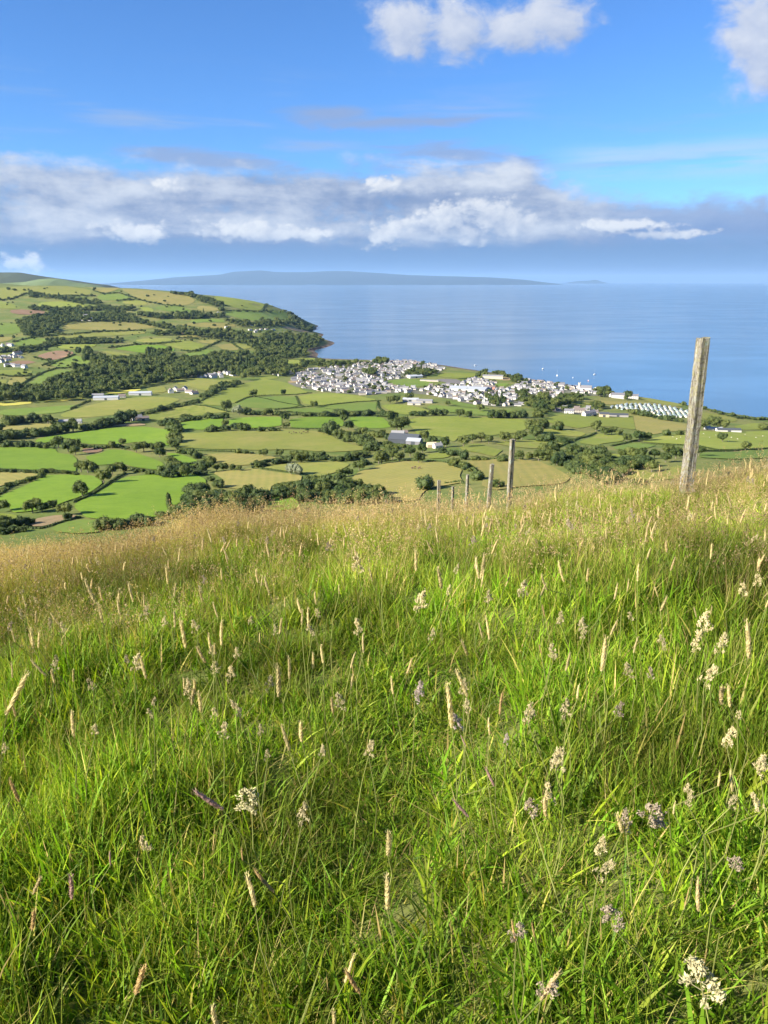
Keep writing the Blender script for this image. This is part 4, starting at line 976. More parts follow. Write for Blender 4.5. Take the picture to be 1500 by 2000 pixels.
# ------------------------------------------------------------------ buildings
def wall_mat(name, c): return flat_mat(name, c, 0.85, 0.08, 0.6)
M_white = wall_mat('white_render', (0.52, 0.50, 0.46)); M_cream = wall_mat('cream_render', (0.46, 0.41, 0.34)); M_grey = wall_mat('grey_render', (0.33, 0.31, 0.29))
M_pinkw = wall_mat('brick_red', (0.40, 0.20, 0.15)); M_slate = flat_mat('slate', (0.16, 0.155, 0.165), 0.6, 0.2, 0.8); M_tile = flat_mat('brown_tile', (0.17, 0.135, 0.12), 0.8, 0.2, 0.8)
M_pslate = flat_mat('pale_roof', (0.24, 0.235, 0.235), 0.6, 0.2, 0.8); M_boat = flat_mat('boat_white', (0.80, 0.80, 0.78), 0.5, 0.05, 1.0); M_metal = flat_mat('sheet_roof', (0.34, 0.36, 0.39), 0.75, 0.1, 0.2); M_darkroof = flat_mat('dark_sheet_roof', (0.06, 0.068, 0.08), 0.85, 0.15, 0.3)
M_win = flat_mat('window_glass', (0.03, 0.035, 0.045), 0.15, 0.1, 1.0); M_teal = wall_mat('pale_green_panel', (0.28, 0.35, 0.32)); M_sand = wall_mat('sand_stone', (0.50, 0.40, 0.27)); M_redhull = wall_mat('red_paint', (0.50, 0.08, 0.05))
def box(x0, x1, y0, y1, z0, z1):
    v = np.array([(x, y, z) for z in (z0, z1) for y in (y0, y1) for x in (x0, x1)], float)
    return v, np.array([(0,2,3,1),(4,5,7,6),(0,1,5,4),(2,6,7,3),(0,4,6,2),(1,3,7,5)])
def walls_mesh(w, d, h, p):
    v = np.array([(-w/2,-d/2,-1.5),(w/2,-d/2,-1.5),(w/2,d/2,-1.5),(-w/2,d/2,-1.5),(-w/2,-d/2,h),(w/2,-d/2,h),(w/2,d/2,h),(-w/2,d/2,h),(-w/2,0,h+p),(w/2,0,h+p)], float)
    return v, [np.array([(4,7,8),(5,9,6)]), np.array([(0,1,5,4),(2,3,7,6),(1,2,6,5),(3,0,4,7),(4,5,9,8)][:4])]
def roof_mesh(w, d, h, p, o=0.35, t=0.18):
    s = p/(d/2); y = d/2+o; ze = h - o*s; W_ = w/2+o*0.6
    v = [(-W_,-y,ze),(W_,-y,ze),(W_,0,h+p),(-W_,0,h+p),(-W_,y,ze),(W_,y,ze)]; v = v + [(a, b, c+t) for a, b, c in v]
    f = [(6,7,8,9),(9,8,11,10),(0,3,2,1),(3,4,5,2),(0,1,7,6),(4,10,11,5),(0,6,9,3),(3,9,10,4),(1,2,8,7),(2,5,11,8)]
    return np.array(v, float), np.array(f)
def chim_mesh(w, h, p): return box(w/2-1.0, w/2-0.25, -0.45, 0.45, h+p-0.5, h+p+1.1)
HS = [(11,8,5.0,2.8),(9,7.5,4.6,2.8),(14,8,3.0,2.6),(16,8.5,5.2,3.0),(10,9,2.9,2.9),(22,9,5.2,3.0)]
WM = [M_white, M_white, M_white, M_cream, M_grey]; RM = [M_slate, M_slate, M_tile, M_pslate]
def win_mesh(w, d, h):
    parts = []; n = max(2, int(w/3.6))
    for s in (-1, 1):
        for k in range(n):
            x = -w/2 + w*(k+0.5)/n
            for z in ([1.0, 3.4] if h > 4 else [1.0]):
                if s*d/2 > 0: parts.append(box(x-0.6, x+0.6, d/2+0.002, d/2+0.06, z, z+1.2))
                else: parts.append(box(x-0.6, x+0.6, -d/2-0.06, -d/2-0.002, z, z+1.2))
    return joinm(parts)
hw = {}; hr = {}; hc = {}; hwn = {}
for i_, S in enumerate(HS):
    for m in {M_white, M_cream, M_grey}: hw[i_, m.name] = mesh_np('wall', *walls_mesh(*S), False, [m])
    for m in set(RM): hr[i_, m.name] = mesh_np('roof', *roof_mesh(*S), False, [m])
    hc[i_] = mesh_np('chimney', *chim_mesh(S[0], S[2], S[3]), False, [M_grey])
    hwn[i_] = mesh_np('window_row', *win_mesh(S[0], S[1], S[2]), False, [M_win])
def gz1(p): return float(far_z(np.array([p[0]]), np.array([p[1]]))[0])
def house(p, rz, k, wm, rm, label, group=None, sc=0.9, name='house'):
    e = empty(name, (p[0], p[1], gz1(p)), rz); e.scale = (sc, sc, sc)
    obj('wall', hw[k, wm.name], e); r_ = obj('roof', hr[k, rm.name], e); obj('chimney', hc[k], r_)
    tag(e, fit16(label), 'house', group); return e
trng = np.random.default_rng(12); cand = []
ZONE = ['in the left quarter of town', 'mid-town by the sports field', 'in the rows near the white factory', 'on the town shore at right', 'just below the sports field', 'in the small near estate']
green = [px(r, pts) for r, k, pts in FIELDS if r in (3,) or (r == 8 and k in 'do')] + [px(r, m[2]) if False else px(r, poly) for r, k, poly, w, where in MASSES for m in [0] if r in (3, 8) and where == 'w']
for zi, (r, pts) in enumerate(TOWN):
    pl = unproject(px(r, pts))[:, :2]; lo, hi = pl.min(0), pl.max(0); c0_ = pl.mean(0); th = [0.35, -0.2, -0.45, -0.5, -0.3, -0.3][zi]; ct, st_ = math.cos(th), math.sin(th)
    ext = np.hypot(*(hi-lo))/2; gx_, gy_ = 18.5, 25.0
    nx_, ny_ = int(ext/gx_)+1, int(ext/gy_)+1
    for a in range(-nx_, nx_+1):
        for b in range(-ny_, ny_+1):
            if a % 7 == 0 and prng.random() < 0.8: continue          # cross streets
            u, v = a*gx_ + trng.normal()*2.2, b*gy_ + trng.normal()*1.6 + 10*math.sin(a*0.33)
            p = c0_ + np.array([ct*u - st_*v, st_*u + ct*v]); 
            if trng.random() < 0.10: continue
            cand.append((p[0], p[1], zi, th + (math.pi/2 if trng.random() < 0.35 else 0) + trng.normal()*0.22))
cand = np.array(cand); ok = np.zeros(len(cand), bool)
for zi, (r, pts) in enumerate(TOWN): ok |= in_poly(cand[:, :2], unproject(px(r, pts))[:, :2]) & (cand[:, 2] == zi)
for g_ in green: ok &= ~in_poly(cand[:, :2], unproject(g_)[:, :2])
zz = far_z(cand[:, 0], cand[:, 1]); ok &= zz > 2.0
cand = cand[ok]
keepc = []
for i_, c_ in enumerate(cand):                                   # no two houses on one plot
    if all((c_[0]-cand[j_][0])**2 + (c_[1]-cand[j_][1])**2 > 13.5**2 for j_ in keepc): keepc.append(i_)
cand = cand[keepc]
def clear_of(arr, pts, rad):
    k = np.ones(len(arr), bool)
    for p in pts: k &= np.hypot(arr[:, 0]-p[0], arr[:, 1]-p[1]) > rad
    return k
# buildings with a look of their own: region, foot x, foot y, size (w, d, h, pitch), turn, walls, roof, name, label
SPEC = [
(3,812,985,(80,50,6,3.0),-0.35,M_white,M_metal,'factory','large white factory with a pale roof in the middle of town'),
(3,905,985,(40,26,6,2.5),-0.35,M_grey,M_pslate,'workshop','grey workshop beside the large white factory'),
(3,962,975,(26,14,6,2.5),-0.3,M_pinkw,M_tile,'hall','small brick-red hall right of the white factory'),
(3,985,897,(52,18,7,2.5),-0.2,M_cream,M_pslate,'school','long pale school block near the tan plot in town'),
(3,415,892,(36,18,5,3),0.4,M_white,M_metal,'hall','white hall with pale roof above the sports field'),
(3,520,918,(46,7,3,1),-0.25,M_cream,M_pslate,'grandstand','long low pale stand beside the sports field'),
(1,780,1052,(46,17,5,2.5),0.16,M_white,M_metal,'farm_shed','long pale shed with a silver roof in the valley, nearer one'),
(1,1030,1018,(44,17,5,2.5),0.16,M_white,M_metal,'farm_shed','long pale shed with a silver roof in the valley, farther one'),
(1,720,1035,(22,12,5,2.5),0.16,M_grey,M_pslate,'farm_shed','small grey shed left of the two long silver sheds'),
(1,895,1036,(14,10,4,2.5),0.2,M_cream,M_tile,'farmhouse','small cream house between the two long silver sheds'),
(1,630,474,(56,15,9,4),-0.1,M_white,M_slate,'mansion','large white country house against dark woods on the ridge'),
(1,632,464,(16,16,15,6),0.0,M_white,M_slate,'stair_tower','white tower rising from the large country house'),
(5,1005,152,(15,9,5,3),0.5,M_white,M_slate,'farmhouse','white farmhouse at the end of the long dark belt'),
(5,1045,152,(18,9,3.5,2.5),0.5,M_sand,M_tile,'barn','low tan barn beside the white farmhouse in the belt'),
(5,570,176,(12,8,3.6,3),0.2,M_white,M_pslate,'cottage','white cottage half hidden in the long dark belt'),
(5,478,172,(18,9,3,2.2),0.1,M_grey,M_pslate,'farm_shed','low grey shed beside the cottage in the dark belt'),
(7,340,545,(34,21,6,5),-0.30,M_darkroof,M_darkroof,'barn','large dark-roofed barn among trees mid-picture'),
(7,410,552,(16,14,4.5,2.5),-0.30,M_slate,M_metal,'barn','smaller barn with silver roof beside the dark barn'),
(7,290,500,(16,9,5,3),-0.2,M_white,M_pslate,'farmhouse','white farmhouse behind the large dark barn'),
(7,330,488,(10,8,4,2.5),0.3,M_sand,M_tile,'outbuilding','small tan outbuilding behind the large dark barn'),
(7,535,575,(10,8,3,2.5),0.1,M_sand,M_sand,'outbuilding','sandy yellow outbuilding in the farmyard right of the barns'),
(7,580,582,(9,7,3.4,2.4),0.4,M_white,M_pslate,'cottage','tiny white cottage in the farmyard right of the barns'),
(7,385,240,(30,13,4.5,2.5),-0.2,M_grey,M_metal,'farm_shed','pale blue-grey shed under the big tree at the town edge'),
(7,485,250,(30,14,4.5,2.5),-0.2,M_grey,M_pslate,'farm_shed','long grey shed right of the big tree at town edge'),
(7,410,265,(24,10,3.5,2),-0.2,M_cream,M_pslate,'farm_shed','lowest pale shed under the big tree at town edge'),
(8,520,378,(34,11,3.5,2),-0.12,M_grey,M_darkroof,'farm_shed','long dark-roofed shed on the rise before the caravans'),
(8,432,380,(16,10,5,3),-0.2,M_sand,M_darkroof,'barn','grey-brown barn beside the long shed on the rise'),
(8,205,358,(16,10,5,3),-0.3,M_white,M_slate,'house','white house with dark roof on the near estate, left'),
(8,268,352,(20,11,5,3),-0.1,M_cream,M_tile,'house','cream house with brown roof on the near estate'),
(8,318,376,(14,9,5,3.5),0.6,M_white,M_slate,'house','steep white gabled house at the field edge, near estate'),
(8,350,366,(13,9,5,3.5),0.6,M_white,M_slate,'house','second white gabled house at the field edge, near estate'),
(8,522,258,(26,14,7,4),-0.3,M_white,M_slate,'villa','big white villa by the shore above the caravans'),
(8,492,252,(14,10,5,3),0.3,M_white,M_tile,'villa','smaller white villa left of the big shore villa'),
(8,622,262,(20,12,6,3.5),-0.3,M_white,M_slate,'villa','white villa last along the shore before open ground'),
(8,1150,466,(22,8,3,1.5),-0.1,M_white,M_metal,'farm_shed','low white shed right of the big fence post'),
(8,1240,478,(34,11,3.5,2.2),-0.1,M_white,M_darkroof,'farm_shed','long white-walled shed right of the big fence post'),
(8,1105,462,(9,7,3,2),0.3,M_white,M_pslate,'cottage','tiny white cottage nearest the big fence post, right side'),
]
def special(r, x, y, S, rz, wm, rm, name, label):
    p = unproject(px(r, [(x, y)]))[0]; e = empty(name, (p[0], p[1], gz1(p)), rz)
    obj('wall', mesh_np('wall', *walls_mesh(*S), False, [wm]), e); rf = obj('roof', mesh_np('roof', *roof_mesh(*S), False, [rm]), e)
    if name in ('house','farmhouse','cottage','villa','mansion'):
        obj('chimney', mesh_np('chimney', *chim_mesh(S[0], S[2], S[3]), False, [M_grey]), rf)
        obj('window_row', mesh_np('window_row', *win_mesh(*S[:3]), False, [M_win]), e)
    elif name in ('barn','farm_shed','factory','workshop','hall'):
        obj('door', mesh_np('door', *box(-2.2, 2.2, -S[1]/2-0.12, -S[1]/2-0.003, 0, min(4.0, S[2]-0.5)), False, [M_darkroof]), e)
    tag(e, label, name.replace('_', ' ')); return p, max(S[0], S[1])
for sp_ in SPEC:
    p, rr = special(*sp_)
    if sp_[0] in (3, 8): cand = cand[clear_of(cand, [p], rr*0.62 + 6)]
# church by the shore
p = unproject(px(4, [(165, 800)]))[0]; cand = cand[clear_of(cand, [p], 26)]
e = empty('church', (p[0], p[1], gz1(p)), -0.4); S = (26, 11, 7, 5.5)
obj('wall', mesh_np('wall', *walls_mesh(*S), False, [M_white]), e); obj('roof', mesh_np('roof', *roof_mesh(*S), False, [M_slate]), e)
tv = joinm([box(-17.5, -13.05, -3, 3, -1, 17), box(-17.6, -17.0, -3.1, -2.2, 17.003, 18.6), box(-13.6, -12.9, -3.1, -2.2, 17.003, 18.6), box(-17.6, -17.0, 2.2, 3.1, 17.003, 18.6), box(-13.6, -12.9, 2.2, 3.1, 17.003, 18.6)])
obj('tower', mesh_np('tower', *tv, False, [M_cream]), e); tag(e, 'white church with a square tower by the shore', 'church')
# single houses scattered over the country
LONE = [(2,505,510),(535,'',0)][:0]
lone = {'in the wooded shore village on the headland': (2,[(530,508),(572,548),(600,545),(662,592),(722,577),(802,658),(520,545),(640,540),(770,590),(690,545),(560,560),(740,620)]),
 'in the white row at the wood edge mid-left': (2,[(150,892),(190,890),(230,886),(265,878),(300,874),(330,862),(350,842),(372,868),(392,876),(250,895),(310,890)]),
 'in the hamlet left of the diagonal hedge': (2,[(10,992),(40,985),(75,1002),(110,1012),(-30,985),(-60,1002)]),
 'in the housing estate at the left edge': (1,[(5,752),(30,748),(55,752),(80,742),(110,745),(140,742),(160,748),(40,770),(70,765),(15,780),(-10,765),(120,722),(150,718)]),
 'beside the brown fields at the left edge': (1,[(60,810),(130,815),(180,820),(100,812)]),
 'at the far left foot of the ridge': (1,[(20,662),(80,660),(60,655)]),
 'standing alone on the headland slope': (2,[(285,422),(350,530),(405,592),(590,752),(520,765),(145,308),(550,755)]),
 'at the wood edge behind the long sheds': (1,[(1300,885),(1335,888),(1410,880),(1210,880)]),
 'among the trees on the edge of town': (2,[(705,868),(690,868),(730,878),(810,865),(640,770)])}
for where, (r, pts) in lone.items():
    P = unproject(px(r, pts))
    for k, p in enumerate(P):
        k_, r_ = int(trng.integers(4)), RM[int(trng.integers(4))]
        house(p, trng.random()*3.1, k_, M_white, r_, f'white {("two-storey house", "small house", "low bungalow", "broad house")[k_]} with {dict(slate="dark slate", brown_tile="brown", pale_roof="pale grey")[r_.name]} roof {where}', f'houses {where}', 1.15)
# the town proper: the 230 houses that show largest are things, the rest one mass
order = np.argsort(np.hypot(cand[:, 0], cand[:, 1])); town_single = order[:230]; town_mass = order[230:]
HN = ['two-storey house', 'small house', 'low bungalow', 'broad two-storey house', 'square bungalow', 'long terrace']
WN = {M_white.name: 'white', M_cream.name: 'cream', M_grey.name: 'grey'}; RN = {M_slate.name: 'dark slate roof', M_tile.name: 'brown roof', M_pslate.name: 'pale grey roof'}
for q in town_single:
    x, y, zi, th = cand[q]; k_, w_, r_ = int(trng.choice(6, p=[.27, .27, .2, .1, .12, .04])), WM[int(trng.integers(5))], RM[int(trng.integers(4))]
    house((x, y), th, k_, w_, r_, f'{WN[w_.name]} {HN[k_]} with {RN[r_.name]} {ZONE[int(zi)]}', f'houses {ZONE[int(zi)]}')
combos = [(k, w_, r_) for k in (0, 1, 2, 3) for w_, r_ in ((M_white, M_slate), (M_white, M_tile), (M_cream, M_pslate), (M_grey, M_slate))]; hl = []
for k, w_, r_ in combos:
    a, fa = walls_mesh(*HS[k]); b, fb = roof_mesh(*HS[k]); n = len(a)
    hl.append(mesh_np('town_house', np.vstack([a, b]), [fa[0], fa[1], fb+n], False, [w_, r_], [0]*(len(fa[0])+len(fa[1])) + [1]*len(fb)))
if len(town_mass):
    t_ = cand[town_mass]; pts = np.c_[t_[:, :2], far_z(t_[:, 0], t_[:, 1])]
    o = scatter('distant_houses', pts, np.c_[np.zeros((len(t_), 2)), t_[:, 3]], np.full((len(t_), 3), 0.9), trng.integers(len(hl), size=len(t_)), library('town_house_kind', hl))
    tag(o, 'mass of small white houses in the farther part of the town', 'houses', kind='stuff')
print('town houses', len(cand))
# holiday caravans in rows
cb = joinm([box(-5.2, 5.2, -1.8, 1.8, 0.5, 2.75)]); cr = roof_mesh(10.4, 3.6, 2.76, 0.45, 0.15, 0.08)
cw = joinm([box(x-0.7, x+0.7, s*1.8 + (0.003 if s > 0 else -0.04), s*1.8 + (0.04 if s > 0 else -0.003), 1.35, 2.2) for x in (-3.6, -1.2, 1.2, 3.6) for s in (-1, 1)])
M_cvroof = flat_mat('caravan_roof', (0.27, 0.31, 0.295), 0.5, 0.3, 0.5)
cbm = [mesh_np('body', *cb, False, [m]) for m in (M_white, M_teal, M_cream)]; crm = mesh_np('roof', *cr, False, [M_cvroof]); cwm = mesh_np('window_row', *cw, False, [M_win])
cpoly = unproject(px(8, [(460,318),(560,302),(740,302),(850,315),(990,352),(990,388),(880,382),(800,380),(720,350),(600,342),(480,330)]))[:, :2]
lo, hi = cpoly.min(0), cpoly.max(0); gx_ = []; 
for a in range(int((hi[0]-lo[0])/9.5)+2):
    for b in range(int((hi[1]-lo[1])/17)+2):
        gx_.append((lo[0] + a*9.5 + (b % 2)*4 + trng.normal()*0.8, lo[1] + b*17 + 0.25*a*3 + trng.normal()*1.0))
gx_ = np.array(gx_); gx_ = gx_[in_poly(gx_, cpoly)]
for p in gx_[:110]:
    e = empty('caravan', (p[0], p[1], gz1(p)), 1.05 + trng.normal()*0.08); ci_ = int(trng.choice(3, p=[.30, .45, .25])); cvn = ('white', 'pale green', 'cream')[ci_]; cvz = ('left end', 'left middle', 'right middle', 'right end')[min(3, int(4*(p[0]-lo[0])/(hi[0]-lo[0]+1e-6)))]; obj('body', cbm[ci_], e); obj('roof', crm, e); obj('window_row', cwm, e)
    tag(e, f'{cvn} static caravan at the {cvz} of the holiday park above the shore', 'caravan', 'static caravans in rows above the shore')
print('caravans', len(gx_))
# boats at anchor
def boat(pxy, L, hullm, label, sail):
    x, y, z = pix_dir(*pxy); s = -CAMZ/z; e = empty('sailing_boat' if sail else 'motor_boat', (x*s, y*s, 0), 0.5 + trng.random())
    n = 9; V = []; t = np.linspace(0, 1, n)
    for k in t:
        hw_ = L*0.15*math.sin(math.pi*min(1, 0.18+0.82*(1-k)**0.9))**0.7 if k < 1 else 0.01; sh = 0.9 + 0.5*k*k
        V += [(L*(k-0.5), -hw_, sh), (L*(k-0.5), -hw_*0.6, -0.3), (L*(k-0.5), hw_*0.6, -0.3), (L*(k-0.5), hw_, sh)]
    q = [(4*i_+j_, 4*i_+j_+1, 4*i_+j_+5, 4*i_+j_+4) for i_ in range(n-1) for j_ in range(3)] + [(4*i_+3, 4*i_, 4*i_+4, 4*i_+7) for i_ in range(n-1)] + [(0, 3, 2, 1)]
    obj('hull', mesh_np('hull', np.array(V), np.array(q), False, [hullm]), e)
    obj('cabin', mesh_np('cabin', *box(-L*0.18, L*0.12, -L*0.07, L*0.07, 1.0, 1.0+L*0.13), False, [M_boat]), e)
    mh = L*1.25 if sail else L*0.5
    obj('mast', mesh_np('mast', *tube([(L*0.08, 0, 0.9), (L*0.08, 0, mh)], [0.16, 0.10], 6), True, [M_metal]), e)
    if sail: obj('boom', mesh_np('boom', *tube([(L*0.08, 0, 2.3), (-L*0.32, 0, 2.3)], [0.32, 0.26], 6), True, [M_boat]), e)
    tag(e, label, 'boat', 'boats anchored off the town')
boat((928,714), 12, M_boat, 'small white boat alone off the far end of town', False)
boat((1060,721), 14, M_boat, 'white sailing boat, left of the anchored group', True)
boat((1088,734), 14, M_boat, 'white sailing boat, second from left in the anchored group', True)
boat((1119,738), 8, M_boat, 'tiny white boat between the sailing boats', False)
boat((1149,744), 11, M_redhull, 'red-hulled boat off the church', False)
boat((1161,732), 14, M_boat, 'white sailing boat, rightmost and farthest out', True)
# grazing stock
M_wool = flat_mat('wool', (0.62, 0.57, 0.48), 0.95, 0.15, 3.0); M_cow = flat_mat('cow_hide', (0.10, 0.06, 0.045), 0.8, 0.3, 1.0)
def beast(L, seed):
    rng = np.random.default_rng(seed); v, f = ICO2
    body = v*np.array([L*0.42, L*0.17, L*0.20]); body[:, 2] *= np.where(body[:, 0] > 0, 1.08, 0.95); body[:, 2] += L*0.52
    neck = tube([(L*0.32, 0, L*0.58), (L*0.52, 0, L*0.46), (L*0.62, 0, L*0.22)], [L*0.11, L*0.08, L*0.06]); head = v*np.array([L*0.06, L*0.055, L*0.11]) + np.array([L*0.65, 0, L*0.13])
    parts = [(body, f), neck, (head, f)]
    for sx in (-0.28, 0.27):
        for sy in (-0.09, 0.09): parts.append(tube([(L*sx, L*sy, L*0.50), (L*(sx+0.02), L*sy, L*0.24), (L*sx, L*sy, 0)], [L*0.065, L*0.035, L*0.03], 6))
    parts.append(tube([(-L*0.41, 0, L*0.60), (-L*0.46, 0, L*0.35)], [L*0.02, L*0.015], 5)); return joinm(parts)
cowm = mesh_np('cow', *beast(2.5, 1), True, [M_cow]); shm = mesh_np('sheep', *beast(1.5, 2), True, [M_wool])
for r, me, nm, pts, where in [(6, cowm, 'cow', [(805,362),(822,370),(838,360),(855,366),(880,362),(895,370),(912,358),(928,364),(940,360)], 'dark cow grazing high in the broad olive field'),
                              (7, cowm, 'cow', [(395,740),(415,735),(440,742),(450,736)], 'dark cow grazing in the golden meadow'),
                              (8, shm, 'sheep', [(880,515),(905,530),(930,518),(1080,495),(1120,520),(1160,505),(1260,520),(1300,530),(1350,500),(1420,520),(1465,510),(1240,545)], 'pale sheep in the bright field right of the big post')]:
    for p in unproject(px(r, pts)):
        o = obj(nm, me, None, (p[0], p[1], gz1(p)+0.6)); o.rotation_euler = (0, 0, trng.random()*6.28); tag(o, where, nm, where.replace('dark ', '').replace('pale ', '') + ' herd')

# ------------------------------------------------------------------ fence posts
def post_mat():
    m, N = mat('weathered_post'); tcn = N.node('ShaderNodeTexCoord'); P = tcn.outputs['Object']
    mp = N.node('ShaderNodeMapping'); mp.inputs['Scale'].default_value = (60, 60, 3.0); N.l.new(P, mp.inputs[0])
    gr = N.noise(mp.outputs[0], 1.0, 6, 0.65, 0.4); mp2 = N.node('ShaderNodeMapping'); mp2.inputs['Scale'].default_value = (130, 130, 4.5); N.l.new(P, mp2.inputs[0]); cr = N.noise(mp2.outputs[0], 1.0, 3, 0.6, 0.8)
    li = N.noise(P, 26, 6, 0.75, 0.3); l2 = N.noise(P, 9, 5, 0.7); sp = N.noise(P, 48, 4, 0.7)
    c = N.mix(N.mr(gr, 0.30, 0.70), C4(0.11, 0.098, 0.080), C4(0.34, 0.318, 0.275))
    c = N.mix(N.m('MULTIPLY', N.mr(li, 0.47, 0.58), 0.80), c, C4(0.21, 0.195, 0.095))
    c = N.mix(N.m('MULTIPLY', N.mr(l2, 0.55, 0.66), 0.65), c, C4(0.30, 0.36, 0.31))
    c = N.mix(N.m('MULTIPLY', N.mr(sp, 0.52, 0.62), 0.75), c, C4(0.09, 0.07, 0.045))
    crack = N.mr(cr, 0.40, 0.33); c = N.mix(N.m('MULTIPLY', crack, 0.8), c, C4(0.06, 0.045, 0.03))
    h = N.m('SUBTRACT', N.m('ADD', gr, N.m('MULTIPLY', li, 0.6)), N.m('MULTIPLY', crack, 1.2))
    finish(N, principled(N, c, 0.95, 0.1, bump(N, h, 1.0, 0.014))); return m
M_post = post_mat()
def fence_post(X, Y, ztop, side, rz, lean, label, seed, sink=0.25):
    rng = np.random.default_rng(seed); zg = float(near_z(np.array([X]), np.array([Y]))[0]); H = ztop - zg
    n = 26; ring = []; hs = side/2; ch = side*0.13
    prof = [(-hs+ch,-hs),(0,-hs*0.98),(hs-ch,-hs),(hs,-hs+ch),(hs*0.98,0),(hs,hs-ch),(hs-ch,hs),(0,hs*0.98),(-hs+ch,hs),(-hs,hs-ch),(-hs*0.98,0),(-hs,-hs+ch)]
    off_ = rng.normal(size=(len(prof),))*side*0.02; V = []
    for k in range(n):
        t = k/(n-1); z = -sink + (H+sink)*t; wob = np.array([math.sin(t*5+seed), math.cos(t*4+seed)])*side*0.05
        for q, (a, b) in enumerate(prof):
            s_ = 1 + off_[q]/hs + rng.normal()*0.022 - 0.05*t; V.append((a*s_+wob[0], b*s_+wob[1], z + (rng.normal()*0.003 + 0.004*a/hs if k == n-1 else 0)))
    m_ = len(prof); q = [(k*m_+j_, k*m_+(j_+1) % m_, (k+1)*m_+(j_+1) % m_, (k+1)*m_+j_) for k in range(n-1) for j_ in range(m_)]
    V.append((0, 0, H-0.003)); c_ = len(V)-1; tri = [((n-1)*m_+j_, (n-1)*m_+(j_+1) % m_, c_) for j_ in range(m_)]
    o = obj('fence_post', mesh_np('fence_post', np.array(V), [np.array(tri), np.array(q)], False, [M_post]), None, (X, Y, zg)); o.rotation_euler = (lean[0], lean[1], rz)
    tag(o, label, 'post', 'old fence posts down the slope'); return o
def top_z(y_px, Y):
    d = pix_dir(750, y_px); return CAMZ + d[2]/d[1]*Y
POSTS = [(1334,660,6.5,0.094,0.20,(0,0),'large weathered square post nearest the camera at right'),
 (992,858,14.0,0.088,0.4,(0,0.01),'tallest of the far posts, upright and grey behind the brow'),
 (949,907,17.0,0.085,0.3,(0,0.05),'far post leaning right, next left of the tall grey one'),
 (909,928,21.8,0.075,0.7,(0,0.02),'thin split post left of the leaning one'),
 (883,950,26.0,0.080,0.5,(0,0),'short stub of a post low on the brow'),
 (856,938,33.0,0.135,0.2,(0,0),'leftmost and farthest post of the old fence')]
for k, (xp, yt, Y, side, rz, lean, lab) in enumerate(POSTS): fence_post((xp-750)/F*Y*1.045, Y, top_z(yt, Y), side, rz, lean, lab, 50+k)

# ------------------------------------------------------------------ hillside grass
def grass_mat():
    m, N = mat('grass_blades'); at = N.node('ShaderNodeAttribute', attribute_name='col', attribute_type='GEOMETRY')
    dr = N.node('ShaderNodeAttribute', attribute_name='dry', attribute_type='INSTANCER'); lm = N.node('ShaderNodeAttribute', attribute_name='lum', attribute_type='INSTANCER'); oi = N.node('ShaderNodeObjectInfo')
    c = N.mix(N.m('MULTIPLY', dr.outputs['Fac'], 0.62), at.outputs['Color'], C4(0.33, 0.245, 0.105))
    k = N.m('MULTIPLY', N.m('ADD', 0.80, N.m('MULTIPLY', oi.outputs['Random'], 0.40)), lm.outputs['Fac']); c = N.mix(1.0, c, N.comb(k, k, N.m('MULTIPLY', k, 0.95)), 'MULTIPLY')
    d = principled(N, c, 0.5, 0.14); t = N.node('ShaderNodeBsdfTranslucent'); N.l.new(N.mix(1.0, c, C4(1.30, 1.30, 0.45), 'MULTIPLY'), t.inputs[0])
    ms = N.node('ShaderNodeMixShader'); ms.inputs[0].default_value = 0.45; N.l.new(d, ms.inputs[1]); N.l.new(t.outputs[0], ms.inputs[2]); finish(N, ms.outputs[0]); return m
M_grass = grass_mat()
